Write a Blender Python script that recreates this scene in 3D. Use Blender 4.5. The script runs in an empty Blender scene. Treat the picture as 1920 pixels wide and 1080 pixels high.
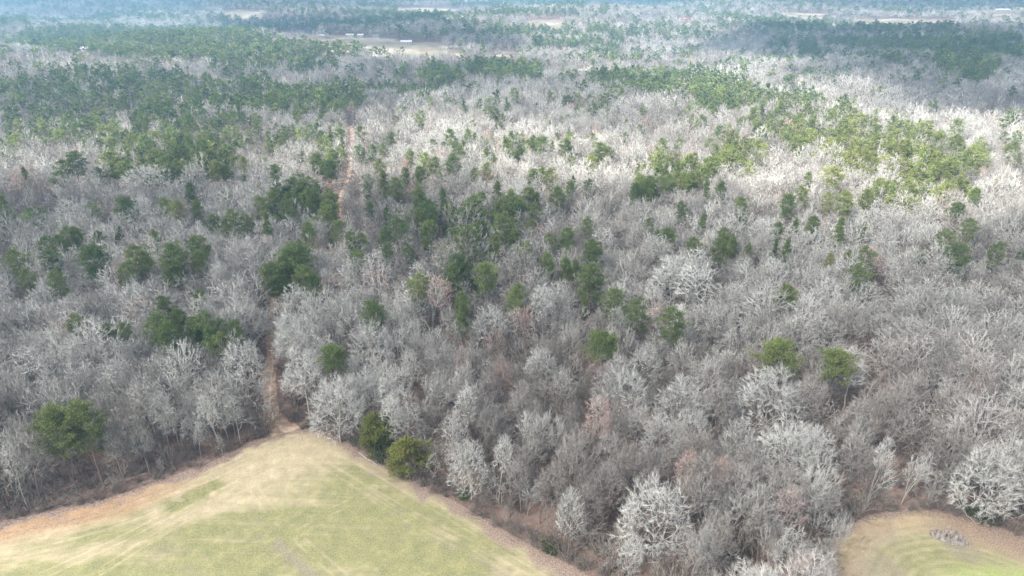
import bpy, math, random
import numpy as np
from mathutils import Vector, noise as mnoise

# ---------------------------------------------------------------- camera, sky, sun, exposure
S = bpy.context.scene
COL = S.collection
CAM_H, PITCH, F = 105.0, math.radians(24.8), 1280.0     # metres, tilt below the horizon, focal length in 1920-wide pixels
cam_d = bpy.data.cameras.new('camera'); cam = bpy.data.objects.new('camera', cam_d); COL.objects.link(cam)
cam_d.sensor_width = 36; cam_d.lens = 24; cam_d.clip_start = 1; cam_d.clip_end = 60000
cam.location = (0, 0, CAM_H); cam.rotation_euler = (math.pi/2 - PITCH, 0, 0)
S.camera = cam

SUN_AZ = math.radians(232)        # compass bearing of the sun, north = +Y (the view direction): to the left and behind
SUN_EL = math.radians(46)
TO_SUN = Vector((math.sin(SUN_AZ)*math.cos(SUN_EL), math.cos(SUN_AZ)*math.cos(SUN_EL), math.sin(SUN_EL)))
W = bpy.data.worlds.new("World"); S.world = W; W.use_nodes = True
nt = W.node_tree; bg = nt.nodes['Background']
sky = nt.nodes.new('ShaderNodeTexSky'); sky.sky_type = 'NISHITA'; sky.sun_disc = False
sky.sun_elevation = SUN_EL; sky.sun_rotation = SUN_AZ; sky.air_density = 1.0; sky.dust_density = 2.0; sky.ozone_density = 1.0
hs = nt.nodes.new('ShaderNodeHueSaturation'); hs.inputs['Saturation'].default_value = .35      # half the sky is white cloud
nt.links.new(sky.outputs[0], hs.inputs['Color']); nt.links.new(hs.outputs[0], bg.inputs[0]); bg.inputs[1].default_value = 0.12
sd = bpy.data.lights.new('sun', 'SUN'); sd.energy = 5.0; sd.angle = math.radians(0.5); sd.color = (1.0, 0.95, 0.87)
sun = bpy.data.objects.new('sun', sd); COL.objects.link(sun)
sun.rotation_euler = TO_SUN.to_track_quat('Z', 'Y').to_euler(); sun.location = (0, 0, 300)
S.view_settings.view_transform = 'Standard'; S.view_settings.look = 'None'
S.view_settings.exposure = 1.38; S.view_settings.gamma = 1.0
S.render.engine = 'CYCLES'
S.cycles.max_bounces = 5; S.cycles.diffuse_bounces = 3; S.cycles.glossy_bounces = 1
S.cycles.transparent_max_bounces = 8; S.cycles.volume_bounces = 0; S.cycles.transmission_bounces = 2
S.cycles.use_denoising = True
try: S.cycles.denoising_prefilter = 'NONE'
except Exception: pass
S.cycles.caustics_reflective = False; S.cycles.caustics_refractive = False

rnd = random.Random(7); RNG = np.random.default_rng(11)
cp, sp = math.cos(PITCH), math.sin(PITCH)

# ---------------------------------------------------------------- where things stand: points of the photo measured on the ground
def terrain_np(x, y):
    x = np.asarray(x, float); y = np.asarray(y, float)
    d = np.hypot(x, y)
    a = np.clip((d-420)/900, 0, 1); a = a*a*(3-2*a)
    z = 9*np.sin(x/310+1.3)*np.cos(y/270+.4) + 6*np.sin(x/170-y/210+2.1) + 4*np.sin(y/120+x/260)
    n = np.clip((d-60)/300, 0, 1)
    return a*z*1.5 + n*1.6*np.sin(x/61+.5)*np.sin(y/47+1.1)
def terrain(x, y): return float(terrain_np(x, y))
def ray(u, v):
    xc, yc = (u-960)/F, (540-v)/F
    return xc, cp+yc*sp, -sp+yc*cp
def at(u, v, h=0.0):
    """ground point whose spot h metres up is seen at photo pixel (u, v)"""
    dx, dy, dz = ray(u, v); z = h
    for _ in range(8):
        t = (z-CAM_H)/dz; x, y = dx*t, dy*t
        z = h + terrain(x, y)
    return x, y
def pix(x, y, z):
    x = np.asarray(x, float); y = np.asarray(y, float); z = np.asarray(z, float)
    dz = z-CAM_H; dep = y*cp - dz*sp; up = y*sp + dz*cp
    return 960+F*x/dep, 540-F*up/dep, dep
def inpoly(px, py, poly):
    px = np.asarray(px, float); py = np.asarray(py, float); r = np.zeros(px.shape, bool); n = len(poly)
    for i in range(n):
        x1, y1 = poly[i]; x2, y2 = poly[(i+1) % n]
        if y1 == y2: continue
        c = ((y1 > py) != (y2 > py)) & (px < (x2-x1)*(py-y1)/(y2-y1)+x1); r ^= c
    return r
def dist_line(px, py, line):
    px = np.asarray(px, float); py = np.asarray(py, float); best = np.full(px.shape, 1e9)
    for (x1, y1), (x2, y2) in zip(line[:-1], line[1:]):
        dx, dy = x2-x1, y2-y1; L = dx*dx+dy*dy+1e-9
        t = np.clip(((px-x1)*dx+(py-y1)*dy)/L, 0, 1)
        best = np.minimum(best, np.hypot(px-x1-t*dx, py-y1-t*dy))
    return best
def vnoise(x, y, s, seed=0):
    """smooth value noise 0..1"""
    x = np.asarray(x, float)/s; y = np.asarray(y, float)/s
    xi = np.floor(x).astype(np.int64); yi = np.floor(y).astype(np.int64); fx = x-xi; fy = y-yi
    def h(a, b):
        v = np.sin(a*127.1+b*311.7+seed*74.7)*43758.5453; return v-np.floor(v)
    fx = fx*fx*(3-2*fx); fy = fy*fy*(3-2*fy)
    return (h(xi, yi)*(1-fx)+h(xi+1, yi)*fx)*(1-fy)+(h(xi, yi+1)*(1-fx)+h(xi+1, yi+1)*fx)*fy
def smooth(pts, n=4):
    """Catmull-Rom through the points"""
    P = [pts[0]]+list(pts)+[pts[-1]]; out = []
    for i in range(1, len(P)-2):
        for k in range(n):
            t = k/n
            out.append(tuple(0.5*((2*P[i][j])+(-P[i-1][j]+P[i+1][j])*t+(2*P[i-1][j]-5*P[i][j]+4*P[i+1][j]-P[i+2][j])*t*t
                       +(-P[i-1][j]+3*P[i][j]-3*P[i+1][j]+P[i+2][j])*t**3) for j in (0, 1)))
    out.append(tuple(pts[-1])); return out

LEFT_EDGE = [at(*p) for p in [(-420, 1075), (-200, 1030), (0, 984), (110, 962), (210, 937), (300, 905), (380, 877), (440, 850), (495, 825), (522, 812)]]
RIGHT_EDGE = [at(*p) for p in [(545, 806), (590, 810), (632, 826), (672, 850), (715, 877), (780, 912), (850, 946), (920, 988), (1000, 1032), (1095, 1082), (1230, 1160)]]
LEFT_EDGE, RIGHT_EDGE = smooth(LEFT_EDGE), smooth(RIGHT_EDGE)
FIELD1 = LEFT_EDGE + RIGHT_EDGE + [(38, 40), (-150, 30)]
EDGE2 = smooth([at(*p) for p in [(1535, 1160), (1548, 1080), (1564, 1030), (1597, 988), (1650, 969), (1720, 962), (1790, 972), (1855, 988), (1925, 1012), (2060, 1060)]])
FIELD2 = EDGE2 + [(110, 60), (44, 60)]
TRACK = smooth([at(*p) for p in [(536, 812), (520, 788), (510, 765), (506, 738), (505, 705), (512, 672), (510, 640), (508, 600), (514, 560), (560, 520), (615, 492), (641, 462), (642, 420), (634, 385), (652, 335), (659, 295), (661, 262), (658, 236)]], 5)
GAP = smooth([at(*p) for p in [(1655, 915), (1648, 830), (1622, 740), (1605, 660), (1640, 600), (1625, 540)]], 4)
CREEK = smooth([at(*p) for p in [(1560, 1010), (1590, 960), (1625, 930), (1655, 915), (1700, 895), (1760, 880), (1830, 868), (1960, 850), (2100, 850)]], 4)

# ---------------------------------------------------------------- object helpers
def tag(o, label=None, cat=None, group=None, kind=None):
    if label: o['label'] = label
    if cat: o['category'] = cat
    if group: o['group'] = group
    if kind: o['kind'] = kind
    return o
class MB:
    def __init__(s): s.v = []; s.f = []; s.m = []
    def tube(s, pts, rad, sides=3, mat=0, cap=False):
        """tapered tube through pts with a radius per point; a last radius of 0 closes to a tip"""
        base = len(s.v); n = len(pts); rings = []
        for i in range(n):
            a = pts[min(i+1, n-1)]; b = pts[max(i-1, 0)]
            t = (a[0]-b[0], a[1]-b[1], a[2]-b[2]); L = math.sqrt(t[0]**2+t[1]**2+t[2]**2) or 1e-6; t = (t[0]/L, t[1]/L, t[2]/L)
            if abs(t[2]) < .9: u = (-t[1], t[0], 0)
            else: u = (0, -t[2], t[1])
            L = math.sqrt(u[0]**2+u[1]**2+u[2]**2) or 1e-6; u = (u[0]/L, u[1]/L, u[2]/L)
            w = (t[1]*u[2]-t[2]*u[1], t[2]*u[0]-t[0]*u[2], t[0]*u[1]-t[1]*u[0]); p = pts[i]; r = rad[i]
            if r <= 1e-5 and i == n-1:
                rings.append([len(s.v)]); s.v.append(tuple(p)); continue
            ring = []
            for k in range(sides):
                an = 6.28318*k/sides; c, q = math.cos(an)*r, math.sin(an)*r
                ring.append(len(s.v)); s.v.append((p[0]+u[0]*c+w[0]*q, p[1]+u[1]*c+w[1]*q, p[2]+u[2]*c+w[2]*q))
            rings.append(ring)
        for a, b in zip(rings[:-1], rings[1:]):
            for k in range(sides):
                if len(b) == 1: s.f.append((a[k], a[(k+1) % sides], b[0]))
                else: s.f.append((a[k], a[(k+1) % sides], b[(k+1) % sides], b[k]))
                s.m.append(mat)
        if cap and len(rings[-1]) > 1: s.f.append(tuple(rings[-1])); s.m.append(mat)
    def box(s, c, d, rz=0, mat=0, taper=1.0):
        b = len(s.v); cr, sr = math.cos(rz), math.sin(rz)
        for z in (0, 1):
            k = taper if z else 1
            for x, y in ((-.5, -.5), (.5, -.5), (.5, .5), (-.5, .5)):
                X, Y = x*d[0]*k, y*d[1]*k; s.v.append((c[0]+X*cr-Y*sr, c[1]+X*sr+Y*cr, c[2]+z*d[2]))
        for q in ((3, 2, 1, 0), (4, 5, 6, 7), (0, 1, 5, 4), (1, 2, 6, 5), (2, 3, 7, 6), (3, 0, 4, 7)): s.f.append(tuple(b+i for i in q)); s.m.append(mat)
    def mesh(s, name, *mats):
        me = bpy.data.meshes.new(name); me.from_pydata(s.v, [], s.f)
        for m in mats: me.materials.append(m)
        if len(mats) > 1: me.polygons.foreach_set('material_index', s.m)
        me.update(); return me
def link(name, me, parent=None):
    o = bpy.data.objects.new(name, me); COL.objects.link(o)
    if parent: o.parent = parent
    return o

# ---------------------------------------------------------------- materials
def new_mat(name, rough=.9):
    m = bpy.data.materials.new(name); m.use_nodes = True; t = m.node_tree
    b = t.nodes['Principled BSDF']; b.inputs['Roughness'].default_value = rough; b.inputs['Specular IOR Level'].default_value = .2
    return m, t, b
def N(t, kind, **kw):
    n = t.nodes.new(kind)
    for k, v in kw.items(): setattr(n, k, v)
    return n
def mix(t, fac, a, b, mode='MIX'):
    n = N(t, 'ShaderNodeMix', data_type='RGBA', blend_type=mode)
    for sock, v in ((n.inputs[0], fac), (n.inputs[6], a), (n.inputs[7], b)):
        if isinstance(v, (int, float)): sock.default_value = v
        elif isinstance(v, tuple): sock.default_value = (*v, 1)[:4]
        else: t.links.new(v, sock)
    return n.outputs[2]
def math_(t, op, a, b=0.0, clamp=False):
    n = N(t, 'ShaderNodeMath', operation=op, use_clamp=clamp)
    for i, v in enumerate((a, b)):
        if isinstance(v, (int, float)): n.inputs[i].default_value = v
        else: t.links.new(v, n.inputs[i])
    return n.outputs[0]
def noise_(t, scale, detail=4, rough=.6, vec=None, dist=0):
    n = N(t, 'ShaderNodeTexNoise'); n.inputs['Scale'].default_value = scale; n.inputs['Detail'].default_value = detail
    n.inputs['Roughness'].default_value = rough; n.inputs['Distortion'].default_value = dist
    if vec is not None: t.links.new(vec, n.inputs['Vector'])
    return n.outputs['Fac']
def ramp(t, fac, stops):
    n = N(t, 'ShaderNodeValToRGB'); e = n.color_ramp.elements
    while len(e) < len(stops): e.new(.5)
    for el, (p, c) in zip(e, stops): el.position = p; el.color = (c if isinstance(c, tuple) else (c, c, c)) + (1,)
    t.links.new(fac, n.inputs[0]); return n.outputs[0]
def wpos(t): return N(t, 'ShaderNodeNewGeometry').outputs['Position']
def inst_attr(t, name):
    return N(t, 'ShaderNodeAttribute', attribute_type='INSTANCER', attribute_name=name).outputs['Fac']
def geo_attr(t, name):
    return N(t, 'ShaderNodeAttribute', attribute_type='GEOMETRY', attribute_name=name).outputs['Fac']

def bark_material(name, dark, light, pink):
    """tint 0 dull brown .. 1 pale lichen grey ; hue 0 grey .. 1 red budded"""
    m, t, b = new_mat(name, .9)
    tint, hue = inst_attr(t, 'tint'), inst_attr(t, 'hue')
    c = mix(t, tint, dark, light)
    n = noise_(t, .9, 3)
    c = mix(t, ramp(t, n, [(.35, 0.0), (.65, 1.0)]), mix(t, .25, c, (.18, .155, .14)), c)
    c = mix(t, hue, c, pink)
    t.links.new(c, b.inputs['Base Color']); return m
M = {}
M['twig'] = bark_material('grey_twigs', (.20, .187, .168), (.555, .55, .515), (.40, .265, .228))
M['limb'] = bark_material('grey_bark', (.12, .105, .09), (.43, .415, .37), (.32, .24, .21))
def needle_material(name, base, fresh):
    m, t, b = new_mat(name, .65)
    tint, hue = inst_attr(t, 'tint'), inst_attr(t, 'hue')
    c = mix(t, hue, base, fresh)
    c = mix(t, ramp(t, noise_(t, .55, 2), [(.3, 0.0), (.7, 1.0)]), mix(t, .45, c, (.03, .05, .02)), c)
    v = N(t, 'ShaderNodeHueSaturation'); t.links.new(c, v.inputs['Color']); t.links.new(math_(t, 'MULTIPLY_ADD', tint, .8), v.inputs['Value'])
    v.inputs['Value'].links[0].from_node.inputs[2].default_value = .62
    t.links.new(v.outputs[0], b.inputs['Base Color'])
    tr = N(t, 'ShaderNodeBsdfTranslucent'); t.links.new(v.outputs[0], tr.inputs[0])
    ms = N(t, 'ShaderNodeMixShader'); ms.inputs[0].default_value = .28
    t.links.new(b.outputs[0], ms.inputs[1]); t.links.new(tr.outputs[0], ms.inputs[2])
    t.links.new(ms.outputs[0], t.nodes['Material Output'].inputs[0]); return m
M['needle'] = needle_material('pine_needles', (.122, .172, .066), (.33, .35, .11))
M['cedar'] = needle_material('cedar_foliage', (.09, .13, .04), (.27, .25, .065))
M['pinebark'] = bark_material('pine_bark', (.10, .08, .065), (.22, .18, .15), (.2, .12, .09))
M['brush'] = bark_material('brush_stems', (.11, .092, .078), (.29, .27, .24), (.22, .14, .11))
M['leaf'] = needle_material('vine_leaves', (.08, .115, .045), (.16, .2, .05))

# forest floor, one sheet to the horizon
m, t, b = new_mat('leaf_litter', .95)
P = wpos(t)
c = ramp(t, noise_(t, .035, 6, .65, P), [(.3, (.10, .068, .052)), (.5, (.17, .112, .088)), (.7, (.24, .17, .14))])
c = mix(t, ramp(t, noise_(t, .6, 5, .7, P), [(.4, 0.0), (.62, 1.0)]), c, mix(t, .45, c, (.28, .23, .20)))
c = mix(t, ramp(t, noise_(t, .25, 4, .6, P), [(.60, 0.0), (.70, .7)]), c, (.09, .075, .06))
open_ = geo_attr(t, 'open')
grass = ramp(t, noise_(t, .02, 5, .6, P), [(.3, (.16, .15, .10)), (.5, (.24, .21, .16)), (.68, (.42, .38, .33))])
c = mix(t, open_, c, grass)
t.links.new(c, b.inputs['Base Color']); M['litter'] = m
bp = N(t, 'ShaderNodeBump'); bp.inputs['Strength'].default_value = .5; bp.inputs['Distance'].default_value = .3
t.links.new(noise_(t, 2.2, 4, .6, P), bp.inputs['Height']); t.links.new(bp.outputs[0], b.inputs['Normal'])

# sown field: attributes are metres and 0..1 amounts of what grows or lies there
m, t, b = new_mat('sown_field', .95)
P = wpos(t)
fine = noise_(t, 3.2, 3, .7, P); mid = noise_(t, .35, 5, .65, P); big = noise_(t, .05, 4, .6, P)
gcol = ramp(t, mid, [(.3, (.112, .118, .038)), (.55, (.172, .168, .056)), (.75, (.245, .228, .088))])
tan = ramp(t, mid, [(.3, (.27, .22, .13)), (.6, (.37, .305, .19)), (.8, (.49, .42, .29))])
orange = ramp(t, mid, [(.3, (.23, .125, .06)), (.6, (.34, .20, .105)), (.8, (.45, .32, .21))])
lit = ramp(t, fine, [(.3, (.12, .08, .065)), (.6, (.23, .155, .125)), (.8, (.35, .27, .22))])
bare = (.17, .135, .105)
A = {k: geo_attr(t, k) for k in ('green', 'dirt', 'litter', 'bare', 'row', 'fresh')}
mp = N(t, 'ShaderNodeMapping'); mp.inputs['Scale'].default_value = (.10, 2.4, 1); mp.inputs['Rotation'].default_value = (0, 0, .06); t.links.new(P, mp.inputs['Vector'])
str_ = noise_(t, 1.0, 4, .7, mp.outputs[0])
g = math_(t, 'ADD', A['green'], math_(t, 'MULTIPLY', math_(t, 'SUBTRACT', str_, .5), .75)); A['green'] = g
g = math_(t, 'ADD', A['green'], math_(t, 'MULTIPLY', math_(t, 'SUBTRACT', fine, .5), .8))
g = math_(t, 'ADD', g, math_(t, 'MULTIPLY', math_(t, 'SUBTRACT', A['row'], .5), .75))
g = ramp(t, g, [(.15, 0.0), (.85, 1.0)])
gc = mix(t, A['fresh'], gcol, (.25, .31, .075))
c = mix(t, g, tan, gc)
c = mix(t, A['bare'], c, bare)
c = mix(t, A['dirt'], c, orange)
c = mix(t, A['litter'], c, lit)
c = mix(t, .15, c, mix(t, ramp(t, fine, [(.35, 0.0), (.65, 1.0)]), (.1, .09, .06), (.8, .75, .62)))
t.links.new(c, b.inputs['Base Color']); M['field'] = m
bp = N(t, 'ShaderNodeBump'); bp.inputs['Strength'].default_value = .35; bp.inputs['Distance'].default_value = .1
t.links.new(fine, bp.inputs['Height']); t.links.new(bp.outputs[0], b.inputs['Normal'])

# dirt track
m, t, b = new_mat('track_dirt', .95)
P = wpos(t)
c = ramp(t, noise_(t, .5, 5, .65, P), [(.3, (.25, .16, .11)), (.52, (.38, .265, .19)), (.72, (.54, .44, .35))])
c = mix(t, geo_attr(t, 'rut'), c, (.58, .47, .38))
c = mix(t, geo_attr(t, 'litter'), c, (.235, .155, .125))
t.links.new(c, b.inputs['Base Color']); M['track'] = m

def simple(name, col, rough=.8, var=.25, scale=1.0):
    m, t, b = new_mat(name, rough); n = noise_(t, scale, 4, .6, wpos(t))
    t.links.new(mix(t, ramp(t, n, [(.3, 0.0), (.7, 1.0)]), tuple(x*(1-var) for x in col), tuple(min(1, x*(1+var*.4)) for x in col)), b.inputs['Base Color']); return m
M['soil'] = simple('dark_bank_soil', (.12, .085, .065), .95, .5, 1.5)
M['rock'] = simple('grey_rock', (.27, .235, .205), .9, .55, 1.6)
M['deadwood'] = simple('bleached_wood', (.40, .37, .33), .8, .2, 3)
M['white_metal'] = simple('white_metal', (.55, .55, .56), .45, .05, .2)
M['siding'] = simple('pale_siding', (.42, .41, .39), .7, .1, .3)
M['brick'] = simple('red_brick', (.36, .17, .13), .85, .2, .6)
M['shingle'] = simple('grey_shingle', (.20, .20, .21), .8, .25, .5)
M['red_roof'] = simple('rust_roof', (.42, .20, .14), .7, .2, .5)
M['glass'] = simple('window_glass', (.05, .06, .07), .15, .1, 1)
M['door'] = simple('door_paint', (.25, .2, .17), .6, .1, 1)
m, t, b = new_mat('creek_water', .5); b.inputs['Base Color'].default_value = (.11, .105, .095, 1); b.inputs['Specular IOR Level'].default_value = .6
bp = N(t, 'ShaderNodeBump'); bp.inputs['Strength'].default_value = .4; bp.inputs['Distance'].default_value = .05
t.links.new(noise_(t, 3, 3), bp.inputs['Height']); t.links.new(bp.outputs[0], b.inputs['Normal']); M['water'] = m
M['road'] = simple('pale_gravel_road', (.42, .38, .33), .95, .2, .3)

# ---------------------------------------------------------------- clearings and pine stands, outlines read off the photo
CLEARINGS = [  # px outlines of open ground seen between trees
 [(412, 21), (440, 19), (492, 22), (485, 28), (425, 26)],
 [(742, 14), (830, 15), (900, 19), (820, 20), (745, 18)],
 [(985, 38), (1050, 37), (1060, 42), (990, 43)],
 [(505, 58), (600, 65), (640, 67), (745, 72), (750, 82), (690, 80), (620, 72), (560, 68), (505, 63)],
 [(740, 78), (835, 80), (830, 86), (745, 87)],
 [(835, 84), (870, 86), (868, 90), (836, 89)],
 [(920, 95), (965, 94), (970, 100), (925, 101)],
 [(1080, 131), (1103, 132), (1104, 137), (1078, 137)],
 [(1270, 37), (1300, 37), (1300, 41), (1268, 41)],
 [(1475, 24), (1560, 26), (1540, 30), (1475, 29)],
 [(1600, 35), (1790, 37), (1790, 42), (1610, 41)],
 [(1860, 18), (1900, 19), (1900, 23), (1860, 23)],
 [(1560, 6), (1620, 7), (1620, 9), (1560, 8)],
 [(144, 90), (166, 90), (167, 96), (143, 96)],
]
PINES = [  # (px outline at crown height, density, size)
 ([(0,132),(60,138),(130,126),(250,135),(330,128),(400,150),(470,165),(480,200),(520,225),(440,262),(380,300),(300,292),(210,282),(150,255),(70,255),(0,285)], .6, 1),
 ([(430,150),(480,135),(540,150),(640,158),(690,175),(640,205),(560,205),(480,195)], .8, 1),
 ([(0,58),(140,48),(240,50),(330,52),(440,48),(520,62),(600,72),(680,86),(760,92),(700,96),(640,97),(560,104),(470,112),(400,108),(330,100),(240,98),(180,96),(150,92),(90,88),(0,75)], .85, 1),
 ([(470,105),(560,104),(630,100),(640,118),(540,135),(500,125),(430,140),(380,120)], .55, 1),
 ([(690,146),(780,142),(850,146),(855,158),(760,168),(690,162)], 1.0, .6),
 ([(600,140),(690,146),(690,165),(610,160)], .6, .8),
 ([(735,118),(760,116),(770,135),(745,138)], .7, 1),
 ([(785,124),(830,122),(865,130),(865,145),(830,148),(790,140)], .9, 1.1),
 ([(870,118),(900,112),(950,110),(1010,118),(1015,140),(960,138),(900,132),(875,130)], .9, 1.1),
 ([(1100,126),(1150,130),(1200,126),(1290,124),(1360,135),(1420,160),(1440,190),(1400,192),(1330,190),(1290,175),(1220,165),(1150,150),(1100,148)], .8, 1),
 ([(1400,165),(1460,160),(1540,172),(1600,188),(1590,200),(1500,190),(1410,185)], .6, .9),
 ([(1290,195),(1340,190),(1370,205),(1340,215),(1290,205)], .4, 1),
 ([(1410,205),(1480,198),(1560,205),(1640,215),(1720,232),(1790,238),(1855,265),(1840,305),(1800,345),(1740,345),(1680,325),(1620,318),(1560,300),(1520,278),(1440,250),(1405,228)], .66, 1),
 ([(1330,262),(1390,248),(1440,270),(1420,290),(1370,300),(1330,298)], .7, 1),
 ([(1185,305),(1260,288),(1330,292),(1340,320),(1300,340),(1250,352),(1195,352)], .6, 1),
 ([(1625,335),(1700,330),(1830,338),(1820,362),(1740,372),(1640,368)], .6, 1),
 ([(1560,250),(1640,246),(1640,262),(1570,264)], .3, 1),
 ([(1880,255),(1920,250),(1920,300),(1880,290)], .7, 1),
 ([(1545,64),(1620,66),(1700,62),(1800,64),(1860,58),(1920,66),(1920,100),(1840,96),(1780,98),(1700,88),(1620,84),(1550,82)], .8, 1),
 ([(1750,106),(1810,104),(1880,112),(1880,122),(1850,140),(1790,138),(1750,120)], .85, 1),
 ([(1440,66),(1480,64),(1485,88),(1440,86)], .6, 1), ([(1495,70),(1530,70),(1535,96),(1500,96)], .8, 1),
 ([(1440,28),(1520,26),(1560,32),(1550,55),(1500,56),(1440,48)], .5, 1),
 ([(1570,40),(1620,38),(1780,46),(1840,52),(1800,62),(1640,54),(1570,52)], .45, 1),
 ([(1635,95),(1690,100),(1715,112),(1680,118),(1640,106)], .5, 1),
 ([(995,68),(1050,66),(1130,70),(1130,84),(1060,84),(1000,82)], .85, 1),
 ([(1140,60),(1170,60),(1170,88),(1140,88)], .7, 1),
 ([(1100,42),(1200,34),(1300,46),(1340,52),(1340,72),(1260,70),(1180,66),(1100,54)], .4, 1),
 ([(1340,25),(1440,30),(1440,60),(1360,50)], .3, 1), 
 ([(1090,90),(1180,88),(1210,98),(1180,106),(1100,104)], .5, 1),
 ([(700,70),(780,62),(900,66),(960,68),(960,80),(880,76),(780,74),(700,76)], .22, 1),
 ([(640,14),(760,16),(860,20),(960,12),(1080,14),(1080,22),(960,22),(860,26),(640,22)], .95, .8),
 ([(600,28),(780,24),(900,30),(900,38),(700,36),(600,34)], .3, 1),
 ([(850,0),(960,2),(1100,0),(1100,9),(940,8),(850,7)], .6, 1),
 ([(1440,0),(1920,0),(1920,14),(1700,10),(1440,8)], .25, 1),
 ([(0,24),(50,24),(50,38),(0,40)], .7, 1), ([(200,20),(330,24),(480,30),(480,36),(330,32),(200,26)], .5, 1),
 ([(0,0),(480,0),(700,4),(700,10),(480,10),(200,12),(0,8)], .2, 1),
 ([(190,300),(260,285),(330,268),(420,262),(440,285),(430,305),(350,330),(290,325),(200,318)], .8, 1),
 ([(440,250),(520,235),(640,240),(650,262),(560,258),(480,266)], .35, 1),
 ([(560,262),(640,262),(650,330),(610,335),(570,300)], .35, 1),
 ([(870,245),(960,240),(1010,262),(980,285),(900,280),(860,270)], .55, 1),
 ([(1330,230),(1400,235),(1400,262),(1340,258)], .3, 1),
 ([(700,362),(760,368),(800,352),(850,358),(870,385),(930,352),(1000,370),(1010,405),(985,440),(950,470),(900,480),(885,520),(850,525),(845,480),(800,450),(760,440),(700,440),(745,400)], .5, 1),
 ([(530,352),(590,328),(615,345),(625,380),(648,425),(630,440),(600,415),(560,395),(480,392),(478,370)], .75, 1),
 ([(500,485),(545,450),(590,460),(600,510),(560,530),(510,530),(490,510)], .6, 1),
 ([(0,360),(12,362),(15,400),(0,405)], .9, 1),
 ([(1180,330),(1200,332),(1200,350),(1180,350)], .5, 1),
 ([(300,600),(400,600),(440,625),(400,650),(300,650)], .35, 1),
]
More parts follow.
